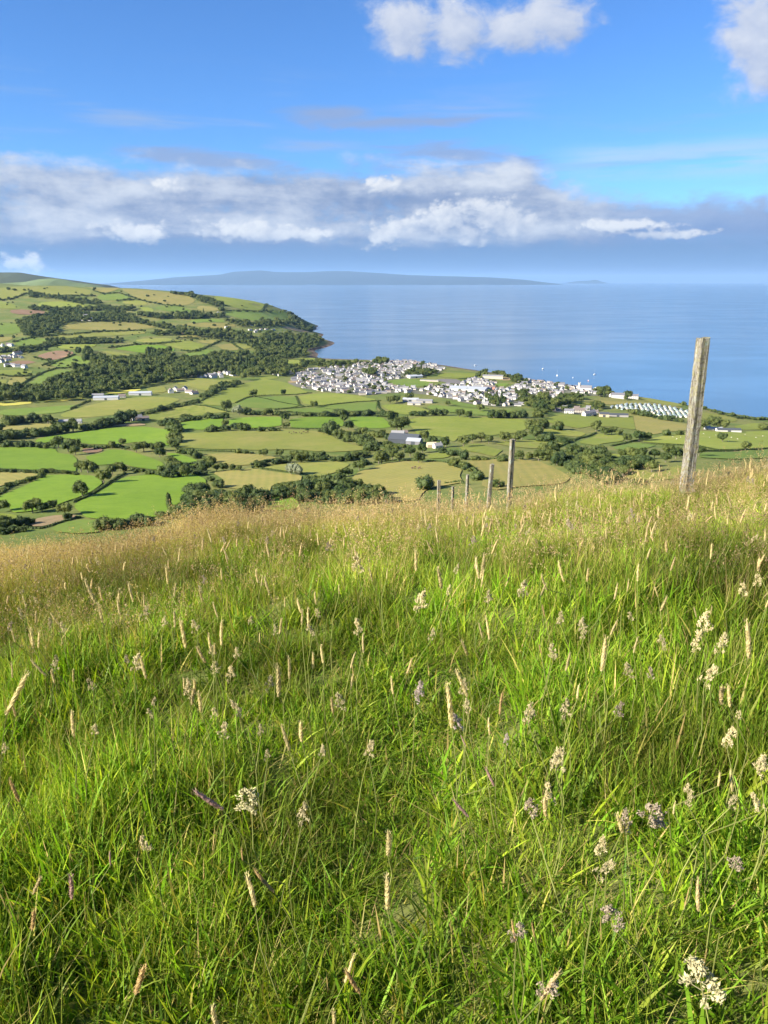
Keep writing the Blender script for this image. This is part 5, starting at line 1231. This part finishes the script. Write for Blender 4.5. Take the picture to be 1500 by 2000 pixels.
def blades(rng, n, radius, lmin, lmax, wmin, wmax, bend, cols, seg=4, spread=0.25, lean=(0.0, 0.0)):
    """n grass blades: tapering, arched strips"""
    a = rng.random(n)*6.283; rr = radius*np.sqrt(rng.random(n)); base_ = np.stack([np.cos(a)*rr, np.sin(a)*rr, np.full(n, -0.03)], -1)
    L = lmin + (lmax-lmin)*rng.random(n)**1.2; w = wmin + (wmax-wmin)*rng.random(n); az_ = rng.random(n)*6.283
    tilt = spread*np.abs(rng.normal(size=n)); cur = bend*rng.random(n)**1.5*1.6
    hd = np.stack([np.cos(az_)+lean[0], np.sin(az_)+lean[1], np.zeros(n)], -1); hd /= np.linalg.norm(hd, axis=1)[:, None]
    fa = az_ + 1.57 + rng.normal(size=n)*0.6; sd = np.stack([np.cos(fa), np.sin(fa), np.zeros(n)], -1)
    P = base_.copy(); rows = []; ang = tilt.copy()
    for s in range(seg+1):
        t = s/seg; ww = w*(1-t**1.8)*(0.75+0.5*min(1, t*4)) if s < seg else w*0
        rows.append((P - sd*ww[:, None]*0.5, P + sd*ww[:, None]*0.5))
        P = P + (L/seg)[:, None]*(hd*np.sin(ang)[:, None] + np.array([0, 0, 1.0])*np.cos(ang)[:, None]); ang = ang + cur/seg*(0.5+1.2*t)
    V = []; 
    for s in range(seg): V += [rows[s][0], rows[s][1]]
    V.append(rows[seg][0]); m_ = 2*seg+1; V = np.stack(V, 1)
    q = []; b0 = (np.arange(n)*m_)[:, None]
    for s in range(seg-1): q.append(b0 + np.array([2*s, 2*s+1, 2*s+3, 2*s+2]))
    tri = b0 + np.array([2*seg-2, 2*seg-1, 2*seg]); q = np.vstack(q)
    ci = rng.choice(len(cols), size=n, p=[c[1] for c in cols]); cc = np.array([c[0] for c in cols])[ci]*(0.60+0.85*rng.random((n, 1)))
    grad = np.concatenate([np.full(2, 0.55 + 0.45*min(1, s/seg*1.6)) for s in range(seg)] + [[1.1]])
    tipyel = np.concatenate([np.full(2, s/seg) for s in range(seg)] + [[1.0]])
    col_ = cc[:, None, :]*np.ones((1, m_, 1)); col_ = col_*(1-0.22*tipyel[None, :, None]) + 0.22*tipyel[None, :, None]*np.array([0.26, 0.26, 0.06])
    return V.reshape(-1, 3), [tri, q], col_.reshape(-1, 3), P
def merge(parts):
    Vs, Fs, Cs, n = [], [], [], 0
    for v, fs, c in parts:
        for f in fs: Fs.append(f+n)
        Vs.append(v); Cs.append(c); n += len(v)
    return np.vstack(Vs), Fs, np.vstack(Cs)
GREENS = [((0.125,0.270,0.008),0.34),((0.180,0.320,0.012),0.28),((0.270,0.350,0.022),0.22),((0.42,0.37,0.09),0.06),((0.065,0.160,0.012),0.08),((0.42,0.30,0.13),0.02)]
LIME = [((0.205,0.300,0.024),0.42),((0.265,0.325,0.034),0.30),((0.150,0.250,0.020),0.16),((0.43,0.36,0.12),0.12)]
DRYC = [((0.46,0.37,0.16),0.42),((0.40,0.26,0.13),0.25),((0.27,0.29,0.06),0.33)]
def seedlets(rng, tips, n, spread, ln, size, cols):
    """airy flower heads: specks round the top of each stem"""
    k = len(tips); p = np.repeat(tips, n, 0); t = rng.random((k*n, 1)); off_ = rng.normal(size=(k*n, 3))*spread*(0.25+t); off_[:, 2] = 0
    p = p + off_ + np.array([0, 0, -1.0])*t*ln
    d = rng.normal(size=(k*n, 3))*0.5 + np.array([0, 0, 1.0]); d /= np.linalg.norm(d, axis=1)[:, None]; s = np.cross(d, rng.normal(size=(k*n, 3))); s /= np.linalg.norm(s, axis=1)[:, None]
    z = size*(0.7+0.6*rng.random((k*n, 1))); V = np.stack([p-d*z, p-s*z*0.35, p+d*z, p+s*z*0.35], 1).reshape(-1, 3)
    c = np.array(cols)[rng.integers(len(cols), size=k*n)]*(0.8+0.4*rng.random((k*n, 1)))
    return V, [np.arange(k*n*4).reshape(-1, 4)], np.repeat(c, 4, 0)
clumps = []
for s in range(7):      # lush leaf tufts
    rng = np.random.default_rng(300+s)
    a = blades(rng, 54, 0.11, 0.10, 0.26, 0.0038, 0.0088, 1.0, GREENS, 5, 0.42, (0.25, 0.05)); b = blades(rng, 44, 0.12, 0.07, 0.18, 0.0022, 0.0046, 1.3, GREENS, 4, 0.65); d = blades(rng, 13, 0.12, 0.08, 0.20, 0.0018, 0.0036, 0.6, DRYC, 4, 1.1)
    clumps.append(merge([a[:3], b[:3], d[:3]]))
for s in range(4):      # fine wiry tufts
    rng = np.random.default_rng(320+s)
    a = blades(rng, 90, 0.11, 0.13, 0.30, 0.0014, 0.0028, 1.0, LIME, 5, 0.42, (0.25, 0.05)); d = blades(rng, 8, 0.12, 0.08, 0.22, 0.0016, 0.003, 0.6, DRYC, 4, 1.1); b = blades(rng, 12, 0.10, 0.16, 0.30, 0.003, 0.005, 1.1, GREENS, 5, 0.4)
    clumps.append(merge([a[:3], b[:3], d[:3]]))
NG = len(clumps)
for s in range(5):      # seeding, straw-coloured tufts
    rng = np.random.default_rng(340+s)
    a = blades(rng, 60, 0.11, 0.12, 0.30, 0.0016, 0.0034, 1.0, LIME, 4, 0.32); b = blades(rng, 20, 0.11, 0.26, 0.42, 0.0012, 0.0020, 0.45, DRYC, 4, 0.14, (0.5, 0.1))
    c = seedlets(rng, b[3], 12, 0.010, 0.070, 0.0055, [(0.42,0.29,0.17),(0.46,0.36,0.20),(0.36,0.23,0.16)])
    d = blades(rng, 14, 0.11, 0.14, 0.30, 0.002, 0.004, 1.2, DRYC, 4, 0.5)
    clumps.append(merge([a[:3], b[:3], c, d[:3]]))
def to_mesh(nm, parts, m=M_grass):
    me = mesh_np(nm, parts[0], parts[1], False, [m]); vcol(me, parts[2]); return me
glib = library('grass_tuft_kind', [to_mesh('tuft', c) for c in clumps])
grng = np.random.default_rng(77)
def ring(r0, r1, dens, half):
    n = int(dens*0.5*(2*half)*(r1*r1-r0*r0)); r = np.sqrt(r0*r0 + (r1*r1-r0*r0)*grng.random(n)); a = (grng.random(n)*2-1)*half; return np.c_[r*np.sin(a), r*np.cos(a)]
pts = np.vstack([ring(0.25, 1.2, 90, 3.1), ring(1.2, 3.2, 135, 1.6), ring(3.2, 7.5, 95, 1.3), ring(7.5, 19, 58, 1.05), ring(19, 38, 36, 0.9), ring(38, 70, 11, 0.8)])
x, y = pts[:, 0], pts[:, 1]; r = np.hypot(x, y); pz = near_z(x, y)
patch = vnoise(x, y, 2.2, 21) + 0.6*vnoise(x, y, 0.8, 22); 
dryness = np.clip((r - 2.9)/5.8, 0, 1)*(1.0 - 0.48*np.clip((x/np.maximum(y, 0.5) - 0.12)/0.25, 0, 1)) + 0.55*patch*np.clip(r/5, 0.25, 1) + 0.30*np.clip((r-3.5)/3, 0, 1)*np.clip(-x/np.maximum(y, 0.5)/0.4 + 0.3, 0, 1); dryness = np.clip(dryness, 0, 1)
isdry = grng.random(len(pts)) < np.where(r < 3.6, 0.0, 0.03 + 0.80*dryness**1.1)
idx = np.where(isdry, NG + grng.integers(5, size=len(pts)), np.where(grng.random(len(pts)) < 0.28 + 0.5*dryness, 7 + grng.integers(4, size=len(pts)), grng.integers(7, size=len(pts))))
tall = 0.86 + 0.75*vnoise(x, y, 0.9, 23) + 0.45*vnoise(x, y, 2.5, 24); tall = np.clip(tall, 0.5, np.where(r > 5, 1.12, 1.35))*np.where(r > 19, 0.56, np.where(r > 6, 0.64, np.where(r > 4, 0.78, 0.9)))
sxy = np.clip(0.95 + 0.15*grng.normal(size=len(pts)), 0.7, 1.4)*np.where(r > 19, 1.2, np.where(r > 7.5, 1.08, 1.0))
o = scatter('grass', np.c_[x, y, pz], np.c_[grng.normal(size=len(pts))*0.10, grng.normal(size=len(pts))*0.10, grng.random(len(pts))*6.283], np.c_[sxy, sxy, sxy*tall], idx, glib, {'lum': np.clip(1.04 + 0.95*vnoise(x, y, 0.5, 31) + 0.7*vnoise(x, y, 1.6, 32), 0.48, 1.55), 'dry': np.clip(dryness*0.58 + 0.14*grng.normal(size=len(pts)), 0, 1)})
tag(o, 'thick unmown green and straw-coloured grass covering the near hillside', 'grass', kind='stuff')

# ---- seed heads standing in the grass
def head_mat(name):
    m, N = mat(name); at = N.node('ShaderNodeAttribute', attribute_name='col', attribute_type='GEOMETRY'); oi = N.node('ShaderNodeObjectInfo')
    k = N.m('ADD', 0.82, N.m('MULTIPLY', oi.outputs['Random'], 0.36)); c = N.mix(1.0, at.outputs['Color'], N.comb(k, k, k), 'MULTIPLY')
    d = principled(N, c, 0.7, 0.2); t = N.node('ShaderNodeBsdfTranslucent'); N.l.new(c, t.inputs[0]); ms = N.node('ShaderNodeMixShader'); ms.inputs[0].default_value = 0.38
    N.l.new(d, ms.inputs[1]); N.l.new(t.outputs[0], ms.inputs[2]); finish(N, ms.outputs[0]); return m
M_head = head_mat('seed_heads')
CREAM = (0.60, 0.50, 0.235); TAN = (0.48, 0.33, 0.14); MAUVE = (0.42, 0.27, 0.22); WHITE = (0.62, 0.535, 0.30); BROWN = (0.42, 0.34, 0.24)
def spike_mesh(seed, colr, fat=1.0):
    """cylindrical bristly spike, unit length along z"""
    rng = np.random.default_rng(seed); n, sg = 16, 8; V = []
    for k in range(n):
        t = k/(n-1); rr = 0.052*fat*(math.sin(math.pi*min(1, t*0.96+0.10))**0.45 if t < 1 else 0.15)
        for j_ in range(sg): a_ = j_/sg*6.283 + k*0.4; q = rr*(0.75+0.5*rng.random()); V.append((math.cos(a_)*q + 0.03*math.sin(t*2.5), math.sin(a_)*q, t))
    q = [(k*sg+j_, k*sg+(j_+1) % sg, (k+1)*sg+(j_+1) % sg, (k+1)*sg+j_) for k in range(n-1) for j_ in range(sg)]; V = np.array(V); base_c = np.array(colr)*(0.7+0.5*rng.random((len(V), 1)))
    m_ = 150; t = rng.random((m_, 1)); a_ = rng.random((m_, 1))*6.283; rr = 0.045*fat; p = np.hstack([np.cos(a_)*rr + 0.03*np.sin(t*2.5), np.sin(a_)*rr, t*0.95])
    d = np.hstack([np.cos(a_), np.sin(a_), 1.4+0*a_]); d /= np.linalg.norm(d, axis=1)[:, None]; s_ = np.hstack([-np.sin(a_), np.cos(a_), 0*a_]); L_ = 0.055*(0.5+rng.random((m_, 1)))
    bv = np.stack([p - s_*0.009, p + s_*0.009, p + d*L_], 1).reshape(-1, 3); bc = np.repeat(np.array(colr)*(0.9+0.4*rng.random((m_, 1))), 3, 0)
    return np.vstack([V, bv]), [np.arange(m_*3).reshape(-1, 3)+len(V), np.array(q)], np.vstack([base_c, bc])
def panicle_mesh(seed, colr):
    """branched fluffy head, unit length along z: clusters of spikelets on short side branches"""
    rng = np.random.default_rng(seed); parts = []; C_ = np.array(colr)
    st = tube([(0, 0, -0.02), (0.01, 0, 0.5), (0, 0.01, 1.0)], [0.012, 0.010, 0.006], 5); parts.append((st[0], [st[1]], np.tile(np.array([0.34, 0.32, 0.13]), (len(st[0]), 1))))
    for k in range(15):
        t = (k/14)**0.9; a_ = rng.random()*6.283; ln = (0.21*(1-t)**0.8+0.05)*(0.6+0.7*rng.random()); e_ = np.array([math.cos(a_)*ln, math.sin(a_)*ln, t*0.90 + ln*0.55])
        b_ = tube([(0, 0, t*0.88), e_*0.6 + np.array([0, 0, t*0.3]), e_], [0.007, 0.006, 0.004], 4); parts.append((b_[0], [b_[1]], np.tile(C_*0.7, (len(b_[0]), 1))))
        m_ = 18; p = e_ + rng.normal(size=(m_, 3))*np.array([0.040, 0.040, 0.050])
        d = rng.normal(size=(m_, 3))*0.6 + e_/np.linalg.norm(e_)*0.8 + np.array([0, 0, 0.4]); d /= np.linalg.norm(d, axis=1)[:, None]; s_ = np.cross(d, rng.normal(size=(m_, 3))); s_ /= np.linalg.norm(s_, axis=1)[:, None]; u_ = np.cross(d, s_)
        L_ = 0.050*(0.7+0.7*rng.random((m_, 1))); V = np.stack([p-d*L_, p+s_*L_*0.36, p+u_*L_*0.36, p-(s_+u_)*L_*0.26, p+d*L_], 1).reshape(-1, 3)
        f_ = np.array([(0,2,1),(0,3,2),(0,1,3),(4,1,2),(4,2,3),(4,3,1)]); f_ = (np.arange(m_)*5)[:, None, None] + f_[None]; parts.append((V, [f_.reshape(-1, 3)], np.repeat(C_*(0.8+0.45*rng.random((m_, 1))), 5, 0)))
    return merge(parts)
def stem_mesh(seed):
    rng = np.random.default_rng(seed); b = rng.normal()*0.05; v, q = tube([(0, 0, -0.05), (b, b*0.4, 0.35), (b*1.2, b*0.3, 0.7), (0, 0, 1.0)], [0.0019, 0.0017, 0.0015, 0.0012], 5)
    return v, [q], np.tile(np.array([0.24, 0.26, 0.07]), (len(v), 1))*(0.8+0.4*rng.random())
SPK = {c: [to_mesh('head', spike_mesh(400+i_+10*j_, col_), M_head) for i_ in range(3)] for j_, (c, col_) in enumerate([('cream', CREAM), ('tan', TAN), ('mauve', MAUVE)])}
PAN = {c: [to_mesh('head', panicle_mesh(500+i_+10*j_, col_), M_head) for i_ in range(4)] for j_, (c, col_) in enumerate([('white', WHITE), ('mauve', (0.50, 0.41, 0.36)), ('brown', BROWN), ('cream', (0.66, 0.60, 0.33))])}
STEM = [to_mesh('stem', stem_mesh(600+i_), M_head) for i_ in range(5)]
GREG = {4: (0, 1000, 2.0), 5: (750, 1000, 2.0), 6: (0, 1450, 2.0), 7: (750, 1450, 2.0)}
SPIKES = {4: [(700,410,725,530),(868,420,865,520),(645,205,655,280),(688,275,680,330),(1025,245,1020,290),(110,620,25,790),(1080,590,1087,720),(1125,560,1130,650),(1100,825,1130,930),(1220,545,1222,610),(1255,515,1262,590),(1420,470,1420,550),(1205,370,1205,450),(1180,375,1178,440),(1098,410,1092,475),(45,455,60,510),(115,450,130,530),(155,460,150,530),(330,258,372,355),(380,350,400,430),(500,270,520,350),(460,330,468,400),(815,470,825,545),(835,510,838,555),(1390,545,1370,610),(550,560,570,650),(770,700,785,780),(120,575,180,640),(1440,215,1455,270),(560,320,562,370),(1110,330,1112,370),(1230,310,1235,360),(1325,280,1325,320),(775,300,790,350),(830,350,850,410),(195,390,230,440),(1015,470,1015,510),(715,645,718,690),(755,650,760,700)],
 5: [(245,660,265,840),(280,610,325,720),(465,700,452,790,'tan'),(27,640,35,710),(915,420,885,480),(865,480,850,620),(1415,415,1425,570),(1340,670,1350,760),(765,670,755,730),(635,275,610,330),(912,275,900,340),(1105,325,1080,385),(997,200,990,270),(775,50,777,90),(717,70,717,100),(390,155,378,260),(360,170,370,260),(120,140,125,230),(205,215,225,300),(300,500,325,560),(370,430,385,490),(620,360,628,410,'tan'),(725,545,710,620),(410,800,412,870),(995,485,975,550),(1055,290,1070,330),(955,260,950,310),(15,220,10,260),(490,250,475,290),(605,515,615,555,'tan'),(300,870,320,915,'mauve'),(1280,365,1275,400),(1210,370,1220,410)],
 6: [(270,515,280,610,'mauve'),(560,870,530,980,'tan'),(35,135,75,230,'tan'),(750,180,870,260,'mauve'),(990,490,1070,585,'tan'),(1298,1045,1305,1100),(1345,880,1405,980,'tan'),(130,650,125,730,'tan'),(430,420,432,480,'mauve'),(945,410,948,460,'tan')],
 7: [(12,340,15,440),(8,510,12,650),(905,275,930,350),(1355,100,1360,190),(1310,110,1305,170),(1140,230,1130,280),(395,95,430,170,'mauve'),(265,215,330,290,'mauve'),(500,690,515,780,'tan'),(578,700,588,760,'tan')]}
PANS = {4: [(590,785,45),(370,850,55),(940,770,65),(740,690,85),(900,625,65),(830,540,45),(840,780,45),(365,670,55),(600,740,36),(1335,730,80),(1050,660,66),(1240,390,44),(1400,450,66),(1080,460,44),(565,390,54),(250,450,54),(215,590,64),(525,590,84),(1020,850,44),(1440,920,64),(1255,930,44),(95,395,44),(1400,200,90),(1220,460,54),(925,550,44),(1045,945,44),(20,925,44),(980,420,44),(640,430,44)],
 5: [(125,350,90),(185,475,54),(120,700,85,'mauve'),(295,820,75,'mauve'),(310,680,70),(330,755,60),(565,790,85),(705,765,80),(670,960,95),(1340,880,85),(1240,440,110),(1310,510,90),(1210,510,70),(965,405,44),(690,410,64),(770,440,64),(780,475,50),(1465,265,54),(1400,300,64),(540,300,80),(410,330,64),(1090,510,64),(660,545,74),(960,610,70),(1250,630,90),(1380,790,44),(1470,985,85),(480,885,44,'mauve')],
 6: [(985,230,100,'cream'),(1180,275,85),(575,395,75),(1440,20,60),(1260,30,44)],
 7: [(670,65,90),(640,200,90),(1250,925,150,'cream'),(1030,270,100,'brown'),(1185,200,85),(1470,85,85),(1470,240,75),(1350,232,50),(845,400,90),(835,480,80),(890,680,80,'brown'),(1360,470,60,'brown'),(520,740,60,'brown'),(630,960,70,'brown')]}
ZN = lambda x, y: ('in the lower ' if y > 1560 else 'in the middle ' if y > 1280 else 'in the upper ') + ('left' if x < 500 else 'centre' if x < 1000 else 'right') + ' of the grass slope'
SPECIAL = {(5,245,660):'tallest cream seed spike, upright just right of centre in the grass',(5,465,700):'orange-brown seed spike on a thin stem right of centre',(4,110,620):'long cream seed spike leaning at the left edge of the grass',
 (6,270,515):'mauve seed spike low at lower left',(7,8,510):'thick cream seed spike at bottom centre of the grass',(7,12,340):'cream seed spike just above the thick one at bottom centre',(6,750,180):'drooping purplish seed spike at lower left of centre',
 (6,990,490):'tan seed spike bent over sideways at lower centre',(5,865,480):'long cream seed spike below a slanting one right of centre',(5,1415,415):'stout cream seed spike near the right edge',(4,1080,590):'stout cream spike left of centre beside a shorter one',
 (7,1250,925):'largest cream fluffy seed head at the bottom right corner',(7,1030,270):'brownish fluffy seed head at lower right',(6,985,230):'yellowish fluffy seed head at lower left of centre',(6,1180,275):'white branched seed head at lower left of centre',
 (7,640,200):'white conical seed head on an upright stem, lower right of centre',(7,670,65):'white branched seed head above the conical one',(5,120,700):'mauve fluffy seed head near the centre of the grass',(5,295,820):'mauve fluffy seed head at the foot of the tallest spike'}
def near_pt(xy, h): return unproject([xy], near_z, 0.5, 70.0, h, 260)[0]
hrng = np.random.default_rng(88)
def stalk(name, head, hb, ht, width, label, group):
    """hb, ht: foot and tip of the head in space; the stem runs from the ground to the foot"""
    hb = Vector(hb); ht = Vector(ht); d = ht-hb; L_ = d.length
    gx0, gy0 = hb.x - d.x/L_*0.12 + hrng.normal()*0.03, hb.y - d.y/L_*0.12 + hrng.normal()*0.03; gz0 = float(near_z(np.array([gx0]), np.array([gy0]))[0])
    e = empty(name, (gx0, gy0, gz0)); sv_ = hb - Vector((gx0, gy0, gz0))
    s = obj('stem', STEM[int(hrng.integers(5))], e); s.rotation_mode = 'QUATERNION'; s.rotation_quaternion = sv_.to_track_quat('Z', 'Y'); s.scale = (1.0, 1.0, sv_.length)
    h = obj('head', head, e, sv_); h.rotation_mode = 'QUATERNION'; h.rotation_quaternion = d.to_track_quat('Z', 'Y'); h.scale = (width, width, L_)
    tag(e, label, 'seed head', group); return e
for rg, L in SPIKES.items():
    ox, oy, s = GREG[rg]
    for t in L:
        cname = t[4] if len(t) > 4 else 'cream'; xt, yt, xb, yb = ox+t[0]/s, oy+t[1]/s, ox+t[2]/s, oy+t[3]/s
        hgt = 0.30 + 0.10*hrng.random() if yb < 1500 else 0.24 + 0.08*hrng.random()
        b = near_pt((xb, yb), hgt); dd = pix_dir(xt, yt); dep = b[1] + hrng.normal()*0.02; tp = np.array([dd[0]/dd[1]*dep, dep, CAMZ + dd[2]/dd[1]*dep])
        L_ = np.linalg.norm(tp-b); zn = ZN(xb, yb); w_ = min(L_*1.05, 0.14)
        lab = SPECIAL.get((rg, t[0], t[1]), f'{"long" if abs(yb-yt) > 38 else "short"} {"left-leaning" if xt < xb-4 else "right-leaning" if xt > xb+4 else "upright"} {cname} seed spike {zn}')
        stalk('grass_spike', SPK[cname][int(hrng.integers(3))], b, tp, w_, lab, f'{cname} seed spikes {zn}')
for rg, L in PANS.items():
    ox, oy, s = GREG[rg]
    for t in L:
        cname = t[3] if len(t) > 3 else 'white'; xc, yc, w = ox+t[0]/s, oy+t[1]/s, t[2]/s
        hgt = 0.28 + 0.10*hrng.random() if yc < 1500 else 0.24 + 0.08*hrng.random()
        b = near_pt((xc, yc + w*0.5), hgt); L_ = 1.0*w/F*math.hypot(b[1], b[2]-CAMZ)
        tp = b + np.array([hrng.normal()*0.22, hrng.normal()*0.15, 1.0])*L_; zn = ZN(xc, yc)
        lab = SPECIAL.get((rg, t[0], t[1]), f'{"large" if w > 36 else "small" if w < 25 else "middling"} fluffy {cname} branched seed head {zn}')
        stalk('grass_panicle', PAN[cname][int(hrng.integers(4))], b, tp, L_*(1.7 if cname in ('cream', 'brown') else 0.98), lab, f'{cname} branched seed heads {zn}')
# the uncounted rest, small and farther up the slope
slib = []
for i_ in range(3):
    for col_ in (CREAM, (0.56, 0.44, 0.21)):
        sp_ = spike_mesh(700+i_, col_); sp_v = sp_[0]*np.array([0.10, 0.10, 0.095]) + np.array([0, 0, 0.36]); st = stem_mesh(710+i_); stv = st[0]*np.array([1, 1, 0.36]); slib.append(to_mesh('far_spike', merge([(sp_v, sp_[1], sp_[2]), (stv, st[1], st[2])]), M_head))
for i_ in range(3):
    for col_ in (WHITE, BROWN):
        sp_ = panicle_mesh(720+i_, col_); sp_v = sp_[0]*np.array([0.06, 0.06, 0.065]) + np.array([0, 0, 0.34]); st = stem_mesh(730+i_); stv = st[0]*np.array([1, 1, 0.34]); slib.append(to_mesh('far_panicle', merge([(sp_v, sp_[1], sp_[2]), (stv, st[1], st[2])]), M_head))
sp = np.vstack([ring(1.0, 3.0, 6, 1.0), ring(3.0, 6, 17, 0.8), ring(6, 18, 22, 0.68), ring(18, 40, 5, 0.64)]); n = len(sp); sr_ = np.hypot(sp[:, 0], sp[:, 1])
kk = np.where(grng.random(n) < 0.72, grng.integers(6, size=n), 6+grng.integers(6, size=n)); s1 = 0.65 + 0.5*grng.random(n)
o = scatter('seed_heads', np.c_[sp, near_z(sp[:, 0], sp[:, 1])], np.c_[grng.normal(size=(n, 2))*0.22, grng.random(n)*6.28], np.c_[s1, s1, (0.72+0.35*grng.random(n))*np.where(sr_ > 4.5, 0.68, 0.9)], kk, library('seed_head_kind', slib))
tag(o, 'countless small pale seed heads speckling the upper grass slope', 'seed heads', kind='stuff')
print('grass', len(pts), 'stalks', n)

# ------------------------------------------------------------------ air
hz = box(-160000, 160000, -160000, 160000, -60, 1350); hazeo = obj('haze', mesh_np('haze', *hz, False))
m, N = mat('haze_air'); pv = N.node('ShaderNodeVolumePrincipled'); pv.inputs['Color'].default_value = (0.40, 0.65, 1.0, 1.0); pv.inputs['Density'].default_value = 1.25e-5
pv.inputs['Density Attribute'].default_value = ''; pv.inputs['Color Attribute'].default_value = ''; pv.inputs['Temperature Attribute'].default_value = ''; pv.inputs['Anisotropy'].default_value = 0.1
oo = N.node('ShaderNodeOutputMaterial'); N.l.new(pv.outputs[0], oo.inputs['Volume']); hazeo.data.materials.append(m)
tag(hazeo, 'pale blue air between the hill and the far shore', 'haze', kind='stuff')
